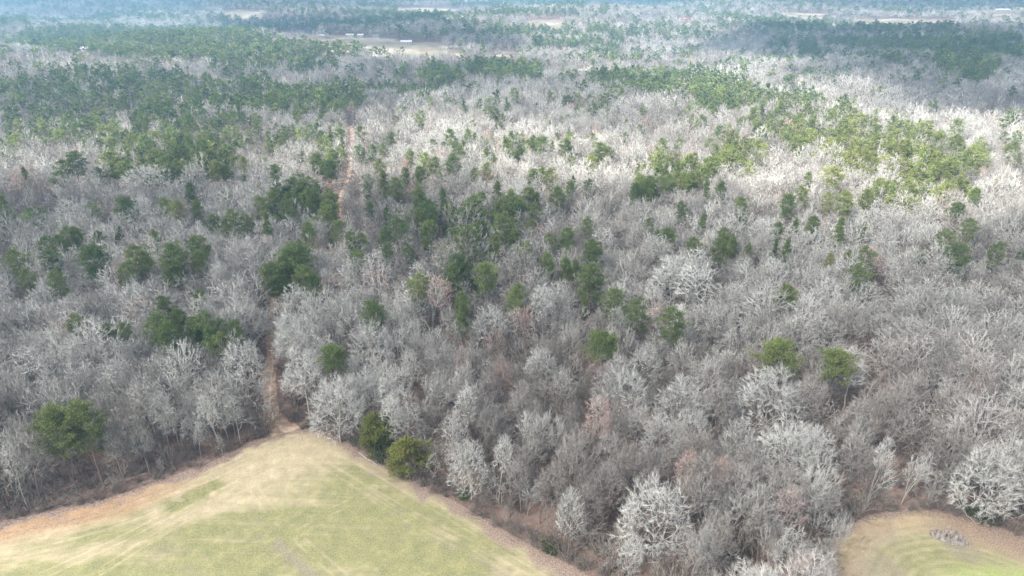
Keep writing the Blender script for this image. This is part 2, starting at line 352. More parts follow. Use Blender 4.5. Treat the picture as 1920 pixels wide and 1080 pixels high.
PINE_LIST = [  # px of the crown centre, px radius, yellowness, shape (r round, c conical, f flat, l lacy)
 (46,330,9,.3,'c'),(139,305,18,.1,'r'),(231,391,18,.1,'r'),(256,393,7,.1,'r'),(331,393,15,.7,'l'),(368,394,11,.3,'r'),(356,361,10,.2,'r'),(439,415,19,.3,'l'),
 (424,428,8,.3,'r'),(498,417,11,.3,'c'),(404,318,14,.8,'r'),(422,326,9,.3,'r'),(454,307,11,.7,'l'),(515,326,12,.15,'r'),(591,304,12,.2,'r'),(618,318,13,.1,'r'),
 (626,298,12,.2,'r'),(676,287,12,.1,'l'),(128,448,18,.2,'l'),(111,463,12,.2,'r'),(143,446,14,.2,'r'),(185,453,12,.2,'l'),(289,450,10,.4,'r'),(180,487,26,.05,'r'),
 (35,494,22,.4,'l'),(96,494,18,.1,'r'),(259,487,25,.4,'l'),(322,485,24,.2,'r'),(326,513,20,.2,'r'),(374,494,16,.3,'l'),(237,520,18,.3,'l'),(107,531,18,.3,'l'),
 (52,528,16,.4,'l'),(307,581,20,.15,'l'),(374,568,16,.3,'l'),(148,617,18,.4,'l'),(206,628,16,.15,'l'),(239,631,17,.2,'l'),(335,609,18,.2,'r'),(382,614,22,.25,'l'),(406,624,16,.2,'l'),
 (319,635,24,.2,'l'),(443,624,15,.2,'r'),(556,485,32,.1,'r'),(507,520,22,.3,'r'),(572,524,20,.3,'r'),(596,537,12,.2,'r'),(578,439,14,.2,'r'),
 (700,285,8,.1,'r'),(735,263,9,.2,'r'),(720,283,10,.2,'l'),(720,339,14,.35,'c'),(713,315,12,.3,'l'),(743,352,14,.3,'r'),(759,330,9,.2,'r'),(767,296,11,.4,'l'),
 (789,330,12,.3,'r'),(817,311,12,.2,'l'),(852,306,15,.1,'r'),(856,280,11,.2,'l'),(889,330,9,.3,'l'),(913,319,7,.8,'l'),(693,396,10,.1,'r'),(689,357,8,.1,'l'),
 (724,407,7,.1,'r'),(722,450,15,.1,'r'),(728,476,12,.1,'r'),(672,489,15,.3,'l'),(659,456,13,.3,'r'),(680,457,10,.3,'r'),(769,481,13,.1,'l'),(783,539,23,.5,'l'),
 (868,572,17,.2,'c'),(907,520,24,.3,'r'),(970,561,20,.35,'r'),(704,593,22,.15,'r'),(935,361,13,.2,'c'),(956,372,8,.8,'r'),(1004,378,11,.1,'l'),(1043,372,16,.2,'r'),
 (1030,335,14,.7,'l'),(1017,330,9,.6,'l'),(1059,276,14,.3,'r'),(1017,272,14,.25,'r'),(1000,268,8,.2,'r'),(1124,285,14,.4,'r'),(1107,309,13,.8,'l'),(1070,357,9,.2,'r'),
 (1100,352,9,.1,'l'),(1189,361,11,.1,'r'),(1215,354,14,.2,'r'),(1100,428,13,.3,'l'),(1065,450,17,.2,'r'),(1028,457,12,.3,'l'),(1218,428,11,.2,'l'),(1278,396,12,.1,'l'),
 (1111,476,20,.12,'r'),(1028,498,15,.3,'r'),(1059,503,13,.25,'r'),(1081,511,11,.2,'r'),(1105,526,27,.2,'r'),(1154,572,27,.3,'l'),(1196,591,24,.3,'l'),(1261,605,28,.2,'l'),
 (1131,652,33,.2,'f'),(928,463,12,.5,'r'),(963,452,14,.3,'r'),(985,476,16,.5,'l'),(1096,572,8,.3,'r'),(1233,450,7,.3,'r'),(627,675,26,.25,'f'),
 (1479,385,15,.15,'r'),(1507,367,13,.5,'l'),(1585,380,17,.6,'r'),(1551,378,11,.8,'l'),(1622,376,14,.5,'r'),(1564,330,22,.8,'l'),(1516,339,8,.2,'r'),(1650,352,12,.5,'r'),
 (1826,370,11,.2,'r'),(1794,398,15,.1,'f'),(1813,431,17,.4,'l'),(1798,483,22,.15,'r'),(1772,452,17,.3,'l'),(1865,476,15,.3,'l'),(1390,420,10,.3,'r'),(1390,391,16,.5,'l'),
 (1350,357,10,.2,'r'),(1357,450,15,.3,'r'),(1350,472,18,.3,'r'),(1374,465,12,.3,'r'),(1401,476,9,.3,'l'),(1453,469,9,.1,'c'),(1492,430,12,.2,'c'),(1522,426,13,.3,'r'),
 (1577,430,15,.3,'c'),(1457,433,12,.3,'l'),(1553,494,9,1,'l'),(1616,487,20,.3,'l'),(1590,491,12,.4,'l'),(1613,524,22,.3,'l'),(1476,561,19,.4,'r'),(1318,418,7,.3,'r'),
 (1616,435,9,.3,'l'),(1462,674,40,.5,'f'),(1566,690,34,.5,'f'),(98,800,38,.4,'r'),(158,796,38,.35,'r'),(865,572,12,.2,'r'),(1480,150,16,.3,'l'),
]
BARE_LIST = [  # px of the crown centre, px radius, tint 0 brown..1 pale, budding 0..1, shape (d dome, u upright, s small, m many slanting stems)
 (1233,962,80,.9,0,'d'),(1176,738,62,.85,0,'d'),(1207,678,40,.9,0,'d'),(1278,752,56,.8,0,'d'),(1236,815,46,.75,0,'d'),(1304,808,44,.75,0,'d'),(1384,826,40,.7,0,'d'),
 (1448,735,74,.85,0,'d'),(1480,835,66,.95,0,'d'),(1530,845,48,.9,0,'d'),(1384,930,62,.5,.1,'d'),(1487,950,34,.5,.45,'u'),(1678,755,52,.25,.1,'m'),(1620,750,40,.3,.1,'m'),
 (1758,750,48,.3,.1,'m'),(1833,715,45,.35,.3,'m'),(1713,870,30,.9,0,'m'),(1648,868,32,.85,0,'m'),(1766,900,36,.5,0,'s'),(1850,880,62,.95,0,'d'),(1905,870,48,.9,0,'d'),
 (1842,940,34,.85,0,'s'),(1278,888,30,.4,.75,'u'),(1352,893,30,.4,.75,'u'),(1118,782,36,.35,.65,'u'),(1153,686,15,.4,.75,'u'),(1482,1025,36,.6,0,'u'),(629,752,58,.9,0,'d'),
 (691,728,38,.9,0,'d'),(567,690,42,.85,0,'u'),(540,625,36,.9,0,'u'),(687,644,48,.85,0,'d'),(940,706,25,.3,.85,'d'),(931,757,16,.3,.8,'s'),(869,686,20,.4,.55,'u'),
 (1020,688,38,.8,0,'d'),(882,867,42,.8,0,'d'),(935,858,26,.95,0,'u'),(985,815,40,.85,0,'m'),(1073,955,32,.95,0,'d'),(878,762,28,.9,0,'u'),(820,722,28,.6,0,'d'),
 (455,682,50,.85,0,'d'),(1018,565,28,.95,0,'u'),(915,604,38,.8,0,'d'),(1262,520,52,.95,0,'d'),(1300,500,40,.95,0,'u'),(1376,557,34,.95,0,'d'),(1546,557,38,.95,0,'d'),
 (1738,576,45,.5,0,'d'),(1810,578,42,.5,0,'d'),(1683,592,40,.45,0,'d'),(137,400,40,.85,0,'d'),(270,338,56,.8,0,'d'),(556,571,42,.9,0,'d'),(259,565,22,.9,0,'u'),
 (459,543,20,.9,0,'d'),(400,520,20,.9,0,'u'),(340,655,14,.4,.85,'s'),(177,548,12,.2,.9,'s'),(1900,735,28,.35,.15,'s'),(1060,720,26,.55,.1,'u'),(1160,600,24,.6,0,'u'),
 (770,690,24,.7,0,'u'),(230,700,24,.7,0,'u'),(150,665,22,.85,0,'u'),(60,650,30,.85,0,'d'),(400,770,26,.75,0,'u'),(300,770,26,.65,0,'u'),
 (1560,1000,28,.5,0,'m'),(1440,1040,30,.4,.1,'m'),(1600,690,36,.85,0,'u'),(1640,590,30,.6,0,'d'),(1150,860,34,.35,.2,'m'),(1060,840,34,.4,.1,'m'),(1110,900,30,.45,.05,'m'),
 (1545,925,30,.5,0,'m'),(1610,830,30,.45,0,'m'),(1870,800,28,.4,.1,'m'),(20,870,24,.75,0,'u'),(1330,1010,34,.4,.15,'m'),(1180,1040,30,.7,0,'u'),
]

# ---------------------------------------------------------------- terrain, field, track, creek
def grid_sheet(name, xs, ys, zf, mat, keep=None, attrs=None, kind='structure'):
    X, Y = np.meshgrid(xs, ys); nx, ny = len(xs), len(ys); Z = zf(X, Y)
    v = np.stack([X.ravel(), Y.ravel(), Z.ravel()], 1)
    i = np.arange(nx*ny).reshape(ny, nx)
    f = np.stack([i[:-1, :-1].ravel(), i[:-1, 1:].ravel(), i[1:, 1:].ravel(), i[1:, :-1].ravel()], 1)
    idx = None
    if keep is not None:
        k = keep.ravel(); f = f[k[f].all(1)]; idx = np.unique(f); re = np.full(nx*ny, -1); re[idx] = np.arange(len(idx)); f = re[f]; v = v[idx]
    me = bpy.data.meshes.new(name); me.from_pydata(v.tolist(), [], f.tolist()); me.materials.append(mat)
    for k_, a in (attrs or {}).items():
        at_ = me.attributes.new(k_, 'FLOAT', 'POINT'); a = a.ravel(); a = a[idx] if idx is not None else a
        at_.data.foreach_set('value', np.ascontiguousarray(a, dtype=np.float32))
    me.update(); o = link(name, me); o['kind'] = kind; return o
def in_clearing(x, y, h=0.0):
    u, v, _ = pix(x, y, terrain_np(x, y)+h); r = np.zeros(np.shape(u), bool)
    for c in CLEARINGS: r |= inpoly(u, v, c)
    return r
gx = np.concatenate([-np.geomspace(20000, 420, 60), np.arange(-400, 401, 8), np.geomspace(420, 20000, 60)])
gy = np.concatenate([[-6000, -1500, -400, -150], np.arange(0, 700, 8), np.arange(700, 1500, 14), np.arange(1500, 3600, 20), np.geomspace(3650, 26000, 24)])
GX, GY = np.meshgrid(gx, gy)
openm = np.zeros(GX.shape)
for h in (0, 6, 12, 18): openm = np.maximum(openm, (in_clearing(GX, np.maximum(GY, 1), h) & (GY > 300)).astype(float))
ground = grid_sheet('ground', gx, gy, lambda X, Y: terrain_np(X, Y)-.06, M['litter'], attrs={'open': openm})
for p in ground.data.polygons: p.use_smooth = True

def field_attrs(X, Y, which):
    if which == 1:
        dl = dist_line(X, Y, LEFT_EDGE); dr = dist_line(X, Y, RIGHT_EDGE)
        ins = np.where(inpoly(X, Y, FIELD1), 1, -1)
    else:
        dl = dist_line(X, Y, EDGE2); dr = np.full(X.shape, 99.); ins = np.where(inpoly(X, Y, FIELD2), 1, -1)
    n1 = vnoise(X, Y, 9, 1); n2 = vnoise(X, Y, 2.5, 2); n3 = vnoise(X, Y, 22, 3)
    st = lambda e0, e1, x: np.clip((x-e0)/(e1-e0), 0, 1)**2*(3-2*np.clip((x-e0)/(e1-e0), 0, 1))
    if which == 1:
        # wheel lines follow the left border: phase by distance to it
        along = Y*.35+X
        row = .6*vnoise(dl*1.6, along*.06, 1, 12)+.4*vnoise(dl*3.4, along*.12, 1, 13)
        far_in = st(6, 26, dl)
        row2 = .35*vnoise(Y*1.9+X*.1, X*.05, 1, 14)+.3*vnoise(Y*.6+X*.03, X*.04, 1, 15)+.35*vnoise(X, Y, 1.2, 16)
        row = row*(1-far_in)+row2*far_in
        green = .26+.66*st(7, 20, dl+6*(n1-.5)) - .25*st(.62, .85, n3) - .25*st(.6, .8, vnoise(X*.35, Y, 5, 9))
        green -= .55*st(.1, 1, np.exp(-((dl-15)/3.5)**2))*st(.35, .7, vnoise(X*.4+Y*.2, Y, 6, 4))
        green += .35*np.exp(-(dl/60))*st(.55, .7, vnoise(X, Y, 12, 5))
        corner = np.hypot(X-TRACK[0][0], Y-TRACK[0][1])
        green = green*st(8, 34, corner+8*(n1-.5))
        green = np.where(dr < 3, green*.6, green)
        lm = .5+.5*np.sin(dl*3.1+n1*4)
        dirt = (1-st(4.0, 8.5, dl+3*(n1-.5)+1.2*(lm-.5)))*st(16, 40, corner+10*(n1-.5)) + .75*(1-st(5, 16, dl+5*(n3-.5)))*st(60, 95, corner+18*(n1-.5))
        dirt = np.clip(dirt, 0, 1)*(.75+.25*n2)
        litter = 1-st(.2, 2.6, np.minimum(dl, dr)*ins+4.0*(n2-.5)+2.6*(n1-.5))
        litter = np.maximum(litter, .5*(1-st(1, 4.5, dr+3*(n2-.5)))*(1-st(25, 50, corner)))
        rill = np.exp(-((dl-3.0-2.2*(vnoise(X, Y, 11, 33)-.5))/.22)**2)*st(6, 14, corner); litter = np.maximum(litter, .7*rill)
        bare = np.zeros(X.shape)
        def wheel(pts, w, s, gauge=1.9):
            L = [at(*p) for p in pts]; d = dist_line(X, Y, smooth(L, 6))
            return s*np.exp(-((d-gauge/2)/w)**2)
        tan_ = np.zeros(X.shape)
        for pts in ([(560, 850), (640, 890), (720, 945), (800, 990), (880, 1030), (990, 1085)], [(590, 860), (700, 925), (790, 975), (880, 1020), (960, 1070)],
                    [(470, 905), (500, 950), (560, 1010), (640, 1080)], [(700, 915), (640, 950), (560, 985), (480, 1040)], [(560, 845), (480, 880), (380, 930), (250, 1000), (100, 1070), (-150, 1180)], [(550, 865), (470, 905), (370, 960), (230, 1045), (40, 1170)], [(620, 840), (700, 880), (790, 935), (900, 1000), (1040, 1080)]):
            tan_ = np.maximum(tan_, wheel(pts, .22, .6)*(.3+.9*n2))
        for k in range(5):                        # turning circle of the drill
            cx, cy = at(668, 985); rr = 4.5+1.3*k; d = abs(np.hypot((X-cx), (Y-cy))-rr); ang = np.arctan2(Y-cy, X-cx)
            tan_ = np.maximum(tan_, -.6*np.exp(-(d/.3)**2)*(ang > -1.8)*(ang < 1.7))
        green = green-tan_*.8
        L = [at(*p) for p in [(478, 988), (520, 1022), (575, 1070), (640, 1130)]]
        bare = np.maximum(bare, .7*np.exp(-(dist_line(X, Y, L)/1.3)**2)*st(.25, .5, n2))
        L = [at(*p) for p in [(760, 985), (830, 1020), (900, 1050), (960, 1085)]]
        bare = np.maximum(bare, .35*np.exp(-(dist_line(X, Y, L)/1.0)**2)*st(.35, .6, n2))
        L = [at(*p) for p in [(300, 1030), (330, 1050), (360, 1090)]]
        bare = np.maximum(bare, .3*np.exp(-(dist_line(X, Y, L)/2.5)**2)*st(.35, .65, n2))
        dark = np.exp(-(dist_line(X, Y, [at(*p) for p in [(330, 942), (372, 925), (402, 912)]])/2.2)**2)*st(.3, .55, vnoise(X, Y, 2, 8)+.12)
        green = np.clip(green, -.2, 1)+dark*1.2; fresh = np.zeros(X.shape); bare = np.maximum(bare, 0)
    else:
        ang = np.arctan2(Y-80, X-75); row = .3*(.5+.5*np.sin(dl*3.6+1.5*n1))+.35*vnoise(dl*1.8, ang*6, 1, 17)+.25*vnoise(dl*.6, ang*5, 1, 18)+.25*vnoise(X, Y, 1.1, 16)
        green = .3+.35*st(3, 12, dl)-.5*st(.5, .8, n1); u, v, _ = pix(X, Y, X*0)
        rgt = st(1700, 1850, u)
        fresh = .8*rgt*st(1035, 1080, v+25*(n1-.5)+14*(n2-.5)); green = np.maximum(green, fresh*1.1)
        dirt = np.maximum(.8*rgt*(1-st(2, 9, dl+3*(n1-.5))), .35*(1-st(2, 7, dl)))
        litter = np.maximum(1-st(-.4, 1.8, dl*ins+2*(n2-.5)), .75*rgt*(1-st(4, 9.5, dl+3*(n2-.5))))
        bare = np.maximum(.6*np.exp(-((dl-3.4)/.35)**2), .6*np.exp(-((dl-5.2)/.35)**2))
        green = green - bare*.5; bare = np.clip(bare*.35+.5*st(.35, .7, vnoise(X, Y, 6, 44)), 0, .8)
    litter = np.where(ins < 0, np.maximum(litter, .9), litter)
    return {'green': green, 'dirt': np.clip(dirt, 0, 1), 'litter': np.clip(litter, 0, 1), 'bare': np.clip(bare, 0, 1), 'row': row, 'fresh': np.clip(fresh, 0, 1)}, ins, np.minimum(dl, dr)
for name, which, x0, x1, y0, y1, st_ in (('field', 1, -150, 40, 40, 145, .34), ('corner_field', 2, 42, 112, 60, 116, .34)):
    xs = np.arange(x0, x1, st_); ys = np.arange(y0, y1, st_); X, Y = np.meshgrid(xs, ys)
    at_, ins, d = field_attrs(X, Y, which)
    u, v, _ = pix(X, Y, X*0)
    keep = ((ins > 0) | (d < 1.2)) & (u > -260) & (u < 2150) & (v < 1220)
    o = grid_sheet(name, xs, ys, lambda X, Y: terrain_np(X, Y)+.02+.05*vnoise(X, Y, 3, 7), M['field'], keep, at_)
    for p in o.data.polygons: p.use_smooth = True

def ribbon(name, line, width, mat, z=.05, cols=9, attr_fn=None, depth=0):
    pts = np.array(line); seg = np.r_[0, np.cumsum(np.hypot(*np.diff(pts, axis=0).T))]
    s = np.arange(0, seg[-1], .6); px_ = np.interp(s, seg, pts[:, 0]); py_ = np.interp(s, seg, pts[:, 1])
    tx, ty = np.gradient(px_), np.gradient(py_); L = np.hypot(tx, ty); nx_, ny_ = -ty/L, tx/L
    v = []; f = []; at_ = {'rut': [], 'litter': []}
    wob = np.array([mnoise.noise(Vector((q*.15, 3.3, 0))) for q in s])
    for i in range(len(s)):
        w = width(s[i]) if callable(width) else width
        for j in range(cols):
            a = (j/(cols-1)-.5)*2; ww = w*(1+.25*wob[i])*.5
            x, y = px_[i]+nx_[i]*a*ww, py_[i]+ny_[i]*a*ww
            zz = terrain(x, y)+z-depth*max(0, 1-a*a)*(.6+.4*mnoise.noise(Vector((x*.5, y*.5, 0))))
            v.append((x, y, zz))
            r, l = attr_fn(a, s[i], x, y) if attr_fn else (0, 0)
            at_['rut'].append(r); at_['litter'].append(l)
    for i in range(len(s)-1):
        for j in range(cols-1): q = i*cols+j; f.append((q, q+1, q+cols+1, q+cols))
    me = bpy.data.meshes.new(name); me.from_pydata(v, [], f); me.materials.append(mat)
    for k, a in at_.items(): me.attributes.new(k, 'FLOAT', 'POINT').data.foreach_set('value', np.array(a, dtype=np.float32))
    o = link(name, me); o['kind'] = 'structure'; return o
def trk(a, s, x, y):
    n = mnoise.noise(Vector((x*.35, y*.35, 2)))
    r = max(0, 1-abs(a-.25*math.sin(s*.16)-.18*(1 if int(s/5) % 2 else -1.2)*n*2)/.16)*(.4 if s > 45 else 1)*(.9+n)
    return max(0, min(1, r)), max(0, min(1, (abs(a)-.8)/.25+.4*n + (.7 if s > 60 else 0)))
ribbon('dirt_track', TRACK, lambda s: 8-.5*s if s < 7.6 else 3.7 if s < 55 else 3.4, M['track'], .07, 15, trk)
ribbon('creek', CREEK, 1.3, M['water'], .03, 5)

# ---------------------------------------------------------------- trees
def rv(r, s=1.0): return Vector((r.gauss(0, s), r.gauss(0, s), r.gauss(0, s)))
def curve(p0, d0, p1, n, r, wob):
    """points from p0 leaving along d0 and ending at p1"""
    L = (p1-p0).length; c = p0+d0*L*.45; out = []
    for i in range(n+1):
        t = i/n; q = p0*(1-t)**2+c*2*t*(1-t)+p1*t*t
        if 0 < i < n: q = q+rv(r, wob*L)
        out.append(q)
    return out
def kmeans(pts, k, r):
    P = np.array([tuple(p) for p in pts]); C = P[r.sample(range(len(P)), k)]
    for _ in range(5):
        lab = ((P[:, None]-C[None])**2).sum(2).argmin(1)
        for j in range(k):
            if (lab == j).any(): C[j] = P[lab == j].mean(0)
    return [[pts[i] for i in np.nonzero(lab == j)[0]] for j in range(k) if (lab == j).any()]
def bare_tree(seed, shape, tips, twigs, rt, twl=1.5, segs=(5, 4, 3), fan=.3):
    """returns trunk MB, crown MB for a tree about 20 m tall"""
    r = random.Random(seed); tr, cr = MB(), MB()
    if shape == 'd': H, R, base, th, nst = 20, 8.0, .26, .20, 1
    elif shape == 'o': H, R, base, th, nst = 19, 5.4, .34, .16, 1
    elif shape == 'u': H, R, base, th, nst = 22, 4.6, .42, .17, 1
    elif shape == 's': H, R, base, th, nst = 12, 4.2, .2, .10, 2
    else: H, R, base, th, nst = 21, 5.2, .5, .13, 4
    for st_ in range(nst):
        lean = Vector((r.gauss(0, 1), r.gauss(0, 1), 0))*(.9 if nst == 1 else 2.6)
        if shape == 'm': lean = Vector((1.8+r.gauss(0, 1.1), r.gauss(0, 1.6), 0))*2.0
        foot = Vector((r.uniform(-.4, .4), r.uniform(-.4, .4), -.3))*(0 if nst == 1 else 1.2)+Vector((0, 0, -.4))
        nt_ = tips//nst; hz = H*(1 if nst == 1 else r.uniform(.75, 1)); RR = R if nst == 1 else R*.62
        top = foot+Vector((lean.x*.5, lean.y*.5, hz*base))
        cen = Vector((lean.x, lean.y, hz*(base+.12))); targets = []
        for _ in range(nt_):
            # points of a dome, more of them near its skin
            a = r.uniform(0, 6.283); el = math.asin(r.uniform(-.25 if shape in 'do' else -.05, 1)); q = r.uniform(.62, 1) if shape in 'do' else r.uniform(.55, 1)**.5
            lump = (.95 if shape in 'do' else .82)+(.16 if shape in 'do' else .3)*mnoise.noise(Vector((math.cos(a)*1.7+seed, math.sin(a)*1.7, el*2)))
            hh = hz*(1-base-.12)
            p = cen+Vector((math.cos(a)*math.cos(el)*RR*q*lump, math.sin(a)*math.cos(el)*RR*q*lump, math.sin(el)*hh*q*(lump*.5+.5)))
            targets.append(p)
        rtrunk = th*(1 if nst == 1 else .8)
        tr.tube(curve(foot, Vector((0, 0, 1)), top, 4, r, .012), [rtrunk*1.25, rtrunk*1.05, rtrunk, rtrunk*.95, rtrunk*.9], segs[0])
        stack = [(top, (top-foot).normalized(), targets, 0, rtrunk*.9)]
        # a leader up through narrow crowns
        while stack:
            p, d, tg, lev, rad = stack.pop()
            n = len(tg)
            if n == 1:
                e = tg[0]; pts = curve(p, d, e, 3, r, .018); L = (e-p).length
                m = len(pts); cr.tube(pts, [max(rad*(1-.75*i/(m-1)), rt) for i in range(m)][:-1]+[rt*.5], 3)
                dirn = (pts[-1]-pts[-2]).normalized()
                for k in range(twigs):
                    t_ = r.uniform(.35, 1); i = min(int(t_*(m-1)), m-2); q = pts[i].lerp(pts[i+1], t_*(m-1)-i)
                    dd = (dirn*1.0+rv(r, fan)+Vector((0, 0, .22))).normalized(); ll = twl*r.uniform(.5, 1.15)
                    mid = q+dd*ll*.5+rv(r, .05)*ll
                    if segs[1] > 3: cr.tube([q, mid, q+dd*ll+Vector((0, 0, .12*ll))], [rt, rt*.8, 0], 3)
                    else: cr.tube([q, q+dd*ll], [rt, 0], 3)
                continue
            k = min(n, r.choice((3, 4)) if lev == 0 else r.choice((2, 3, 3)))
            for cl in kmeans(tg, k, r):
                c = sum(cl, Vector())/len(cl); f = (.26, .34, .42, .5)[min(lev, 3)] if shape in 'do' else (.40, .46, .52, .56)[min(lev, 3)]
                e = p.lerp(c, f)+rv(r, .035)*(c-p).length
                if len(cl) == 1: stack.append((p, d, cl, lev+1, max(rt*1.5, rad*.4))); continue
                r2 = max(rt*1.5, rad*max(.36, min(.80, (len(cl)/n)**.5*.92)))
                dd = (d*.6+(e-p).normalized()*.8).normalized()
                pts = curve(p, dd, e, 3 if lev < 2 else 2, r, .03); m = len(pts)
                (tr if lev < 2 else cr).tube(pts, [r2+(rad*.9-r2)*(1-i/(m-1))*.5 for i in range(m)], segs[1] if lev < 2 else segs[2])
                stack.append((e, (pts[-1]-pts[-2]).normalized(), cl, lev+1, r2))
    return tr, cr
def tuft(mb, c, r, n, ln, wd, rg, up=.35, flat=.7, mat=0):
    for _ in range(n):
        a = rg.uniform(0, 6.283); z = rg.uniform(-1, 1); q = math.sqrt(max(0, 1-z*z)); s = rg.uniform(.45, 1)
        d = Vector((math.cos(a)*q, math.sin(a)*q, z*flat+up*.5)); p = c+Vector((d.x*r*s, d.y*r*s, d.z*r*s*.8))
        ax = (d.normalized()*.7+rv(rg, .5)+Vector((0, 0, up))).normalized()*ln*rg.uniform(.7, 1.3)
        sd_ = ax.cross(rv(rg)).normalized()*wd*rg.uniform(.7, 1.3)
        i = len(mb.v); mb.v += [tuple(p-sd_*.5), tuple(p+sd_*.5), tuple(p+ax+sd_*.25), tuple(p+ax-sd_*.25)]; mb.f.append((i, i+1, i+2, i+3)); mb.m.append(mat)
def pine_tree(seed, shape, clumps, per, ln, wd, limb_sides=3, young=False):
    r = random.Random(seed); tr, cr = MB(), MB()
    H = 20; R, base = {'r': (4.2, .5), 'c': (3.2, .30), 'f': (5.6, .62), 'l': (4.6, .5)}[shape]
    if young: base = .2
    lean = Vector((r.gauss(0, .6), r.gauss(0, .6), 0)); top = Vector((lean.x, lean.y, H*.97))
    tp = curve(Vector((0, 0, -.4)), Vector((0, 0, 1)), top, 6, r, .006)
    tr.tube(tp, [.27, .23, .20, .17, .13, .08, .03], 6)
    nb = max(6, clumps//4); cr_r = {'r': .95, 'c': .7, 'f': 1.0, 'l': .85}[shape]
    # sub-lobes give the crown its uneven outline
    for i in range(nb):
        t_ = (i+.5)/nb
        if shape == 'c': h = H*(base+(1-base)*t_); env = R*(1-t_)**.8+.4
        elif shape == 'f': h = H*(base+(1-base)*t_**.6); env = R*math.sqrt(max(.04, 1-(t_**1.3)**2))
        else: h = H*(base+(1-base)*t_**.75); env = R*math.sqrt(max(.05, 1-(abs(t_-.35)/.68)**2.2)) if t_ > .35 else R*(.72+.28*t_/.35)
        a = i*2.399+r.uniform(-.5, .5); ln_ = env*r.uniform(.65, 1.12)
        q = h/H*6; k = min(int(q*.97), 5); p0 = tp[k].lerp(tp[k+1], min(1, q*.97-k)) - Vector((0, 0, ln_*.18))
        d = Vector((math.cos(a), math.sin(a), r.uniform(.1, .45))).normalized(); e = p0+d*ln_+Vector((0, 0, ln_*.1))
        pts = curve(p0, Vector((d.x, d.y, .05)).normalized(), e, 3, r, .03)
        tr.tube(pts, [.075, .06, .045, .02], limb_sides)
        nc = max(2, clumps//nb)
        for j in range(nc):
            f = .45+.6*(j+.5)/nc; c = p0+(e-p0)*f+Vector((r.gauss(0, .55), r.gauss(0, .55), r.gauss(.1, .42)))*(env/R+.3)
            tuft(cr, c, cr_r*r.uniform(.75, 1.25), per, ln, wd, r, .4, .55 if shape != 'c' else .7)
    tuft(cr, top, cr_r*.9, per, ln, wd, r, .5, .8)
    return tr, cr
def cedar_tree_mb(seed, n=360):
    r = random.Random(seed); tr, cr = MB(), MB(); H = 12
    tr.tube([Vector((0, 0, -.3)), Vector((.1, 0, 4)), Vector((0, .2, 11.4))], [.25, .18, .03], 6)
    for i in range(n):
        t_ = r.random()**.8; h = .6+t_*(H-.8); a = r.uniform(0, 6.283)
        env = (1-t_**2.4)**.6*3.7*(.9+1.15*mnoise.noise(Vector((math.cos(a)*1.3, math.sin(a)*1.3, h*.32+seed))))
        q = r.uniform(.45, 1)**.5; c = Vector((math.cos(a)*env*q, math.sin(a)*env*q, h*(.82+.18*mnoise.noise(Vector((math.cos(a)*2, math.sin(a)*2, seed+4))))))
        if i % 6 == 0: tr.tube([Vector((0, 0, max(.5, h-1))), c], [.05, .02], 3)
        tuft(cr, c, .6, 30, .36, .12, r, .55, .9)
    return tr, cr
def shrub_mb(seed, H=3.0, stems=26, tw=10, leafy=0, rt=.02):
    r = random.Random(seed); st_, lf = MB(), MB()
    for i in range(stems):
        a = r.uniform(0, 6.283); q = r.random()**.5; b = Vector((math.cos(a)*q*.9, math.sin(a)*q*.9, -.1))
        e = b+Vector((math.cos(a)*q*H*.55, math.sin(a)*q*H*.55, H*r.uniform(.55, 1.05)*(1-.25*q))); pts = curve(b, Vector((0, 0, 1)), e, 3, r, .05)
        st_.tube(pts, [rt*1.8, rt*1.5, rt*1.2, rt*.5], 3)
        for k in range(tw):
            t_ = r.uniform(.3, 1); j = min(int(t_*3), 2); p = pts[j].lerp(pts[j+1], t_*3-j); d = (Vector((0, 0, .6))+rv(r, .8)).normalized()
            st_.tube([p, p+d*r.uniform(.3, .28*H)], [rt*.8, 0], 3)
        if leafy:
            for k in range(leafy): tuft(lf, pts[r.choice((1, 2, 3))]+rv(r, .2), .32, 14, .16, .1, r, .4, .9)
    return st_, lf

print('building prototypes')
PROTO = {}
def make_proto(key, name, a, b, ma, mb_):
    PROTO[key] = (a.mesh('trunk', ma), b.mesh('crown', mb_))
near_b = {'d': 6, 'o': 6, 'u': 5, 's': 4, 'm': 5}
for s, n in near_b.items():
    for i in range(n):
        tp_, tw_ = {'d': (560, 12), 'o': (270, 9), 'u': (210, 7), 's': (130, 8), 'm': (200, 6)}[s]
        a, b_ = bare_tree(100+i*7+ord(s), s, tp_, tw_, .019 if s in 'do' else .022, {'d': 1.4, 'o': 1.3, 'u': 1.3, 's': 1.1, 'm': 1.5}[s])
        make_proto(('near', s, i), 'bare', a, b_, M['limb'], M['twig'])
near_p = {'r': 4, 'c': 2, 'f': 2, 'l': 4}
for s, n in near_p.items():
    for i in range(n):
        cl, per = {'r': (140, 48), 'c': (130, 44), 'f': (160, 52), 'l': (110, 46)}[s]
        a, b_ = pine_tree(40+i*5+ord(s), s, cl, per, .42, .13)
        make_proto(('pine', s, i), 'pine', a, b_, M['pinebark'], M['needle'])

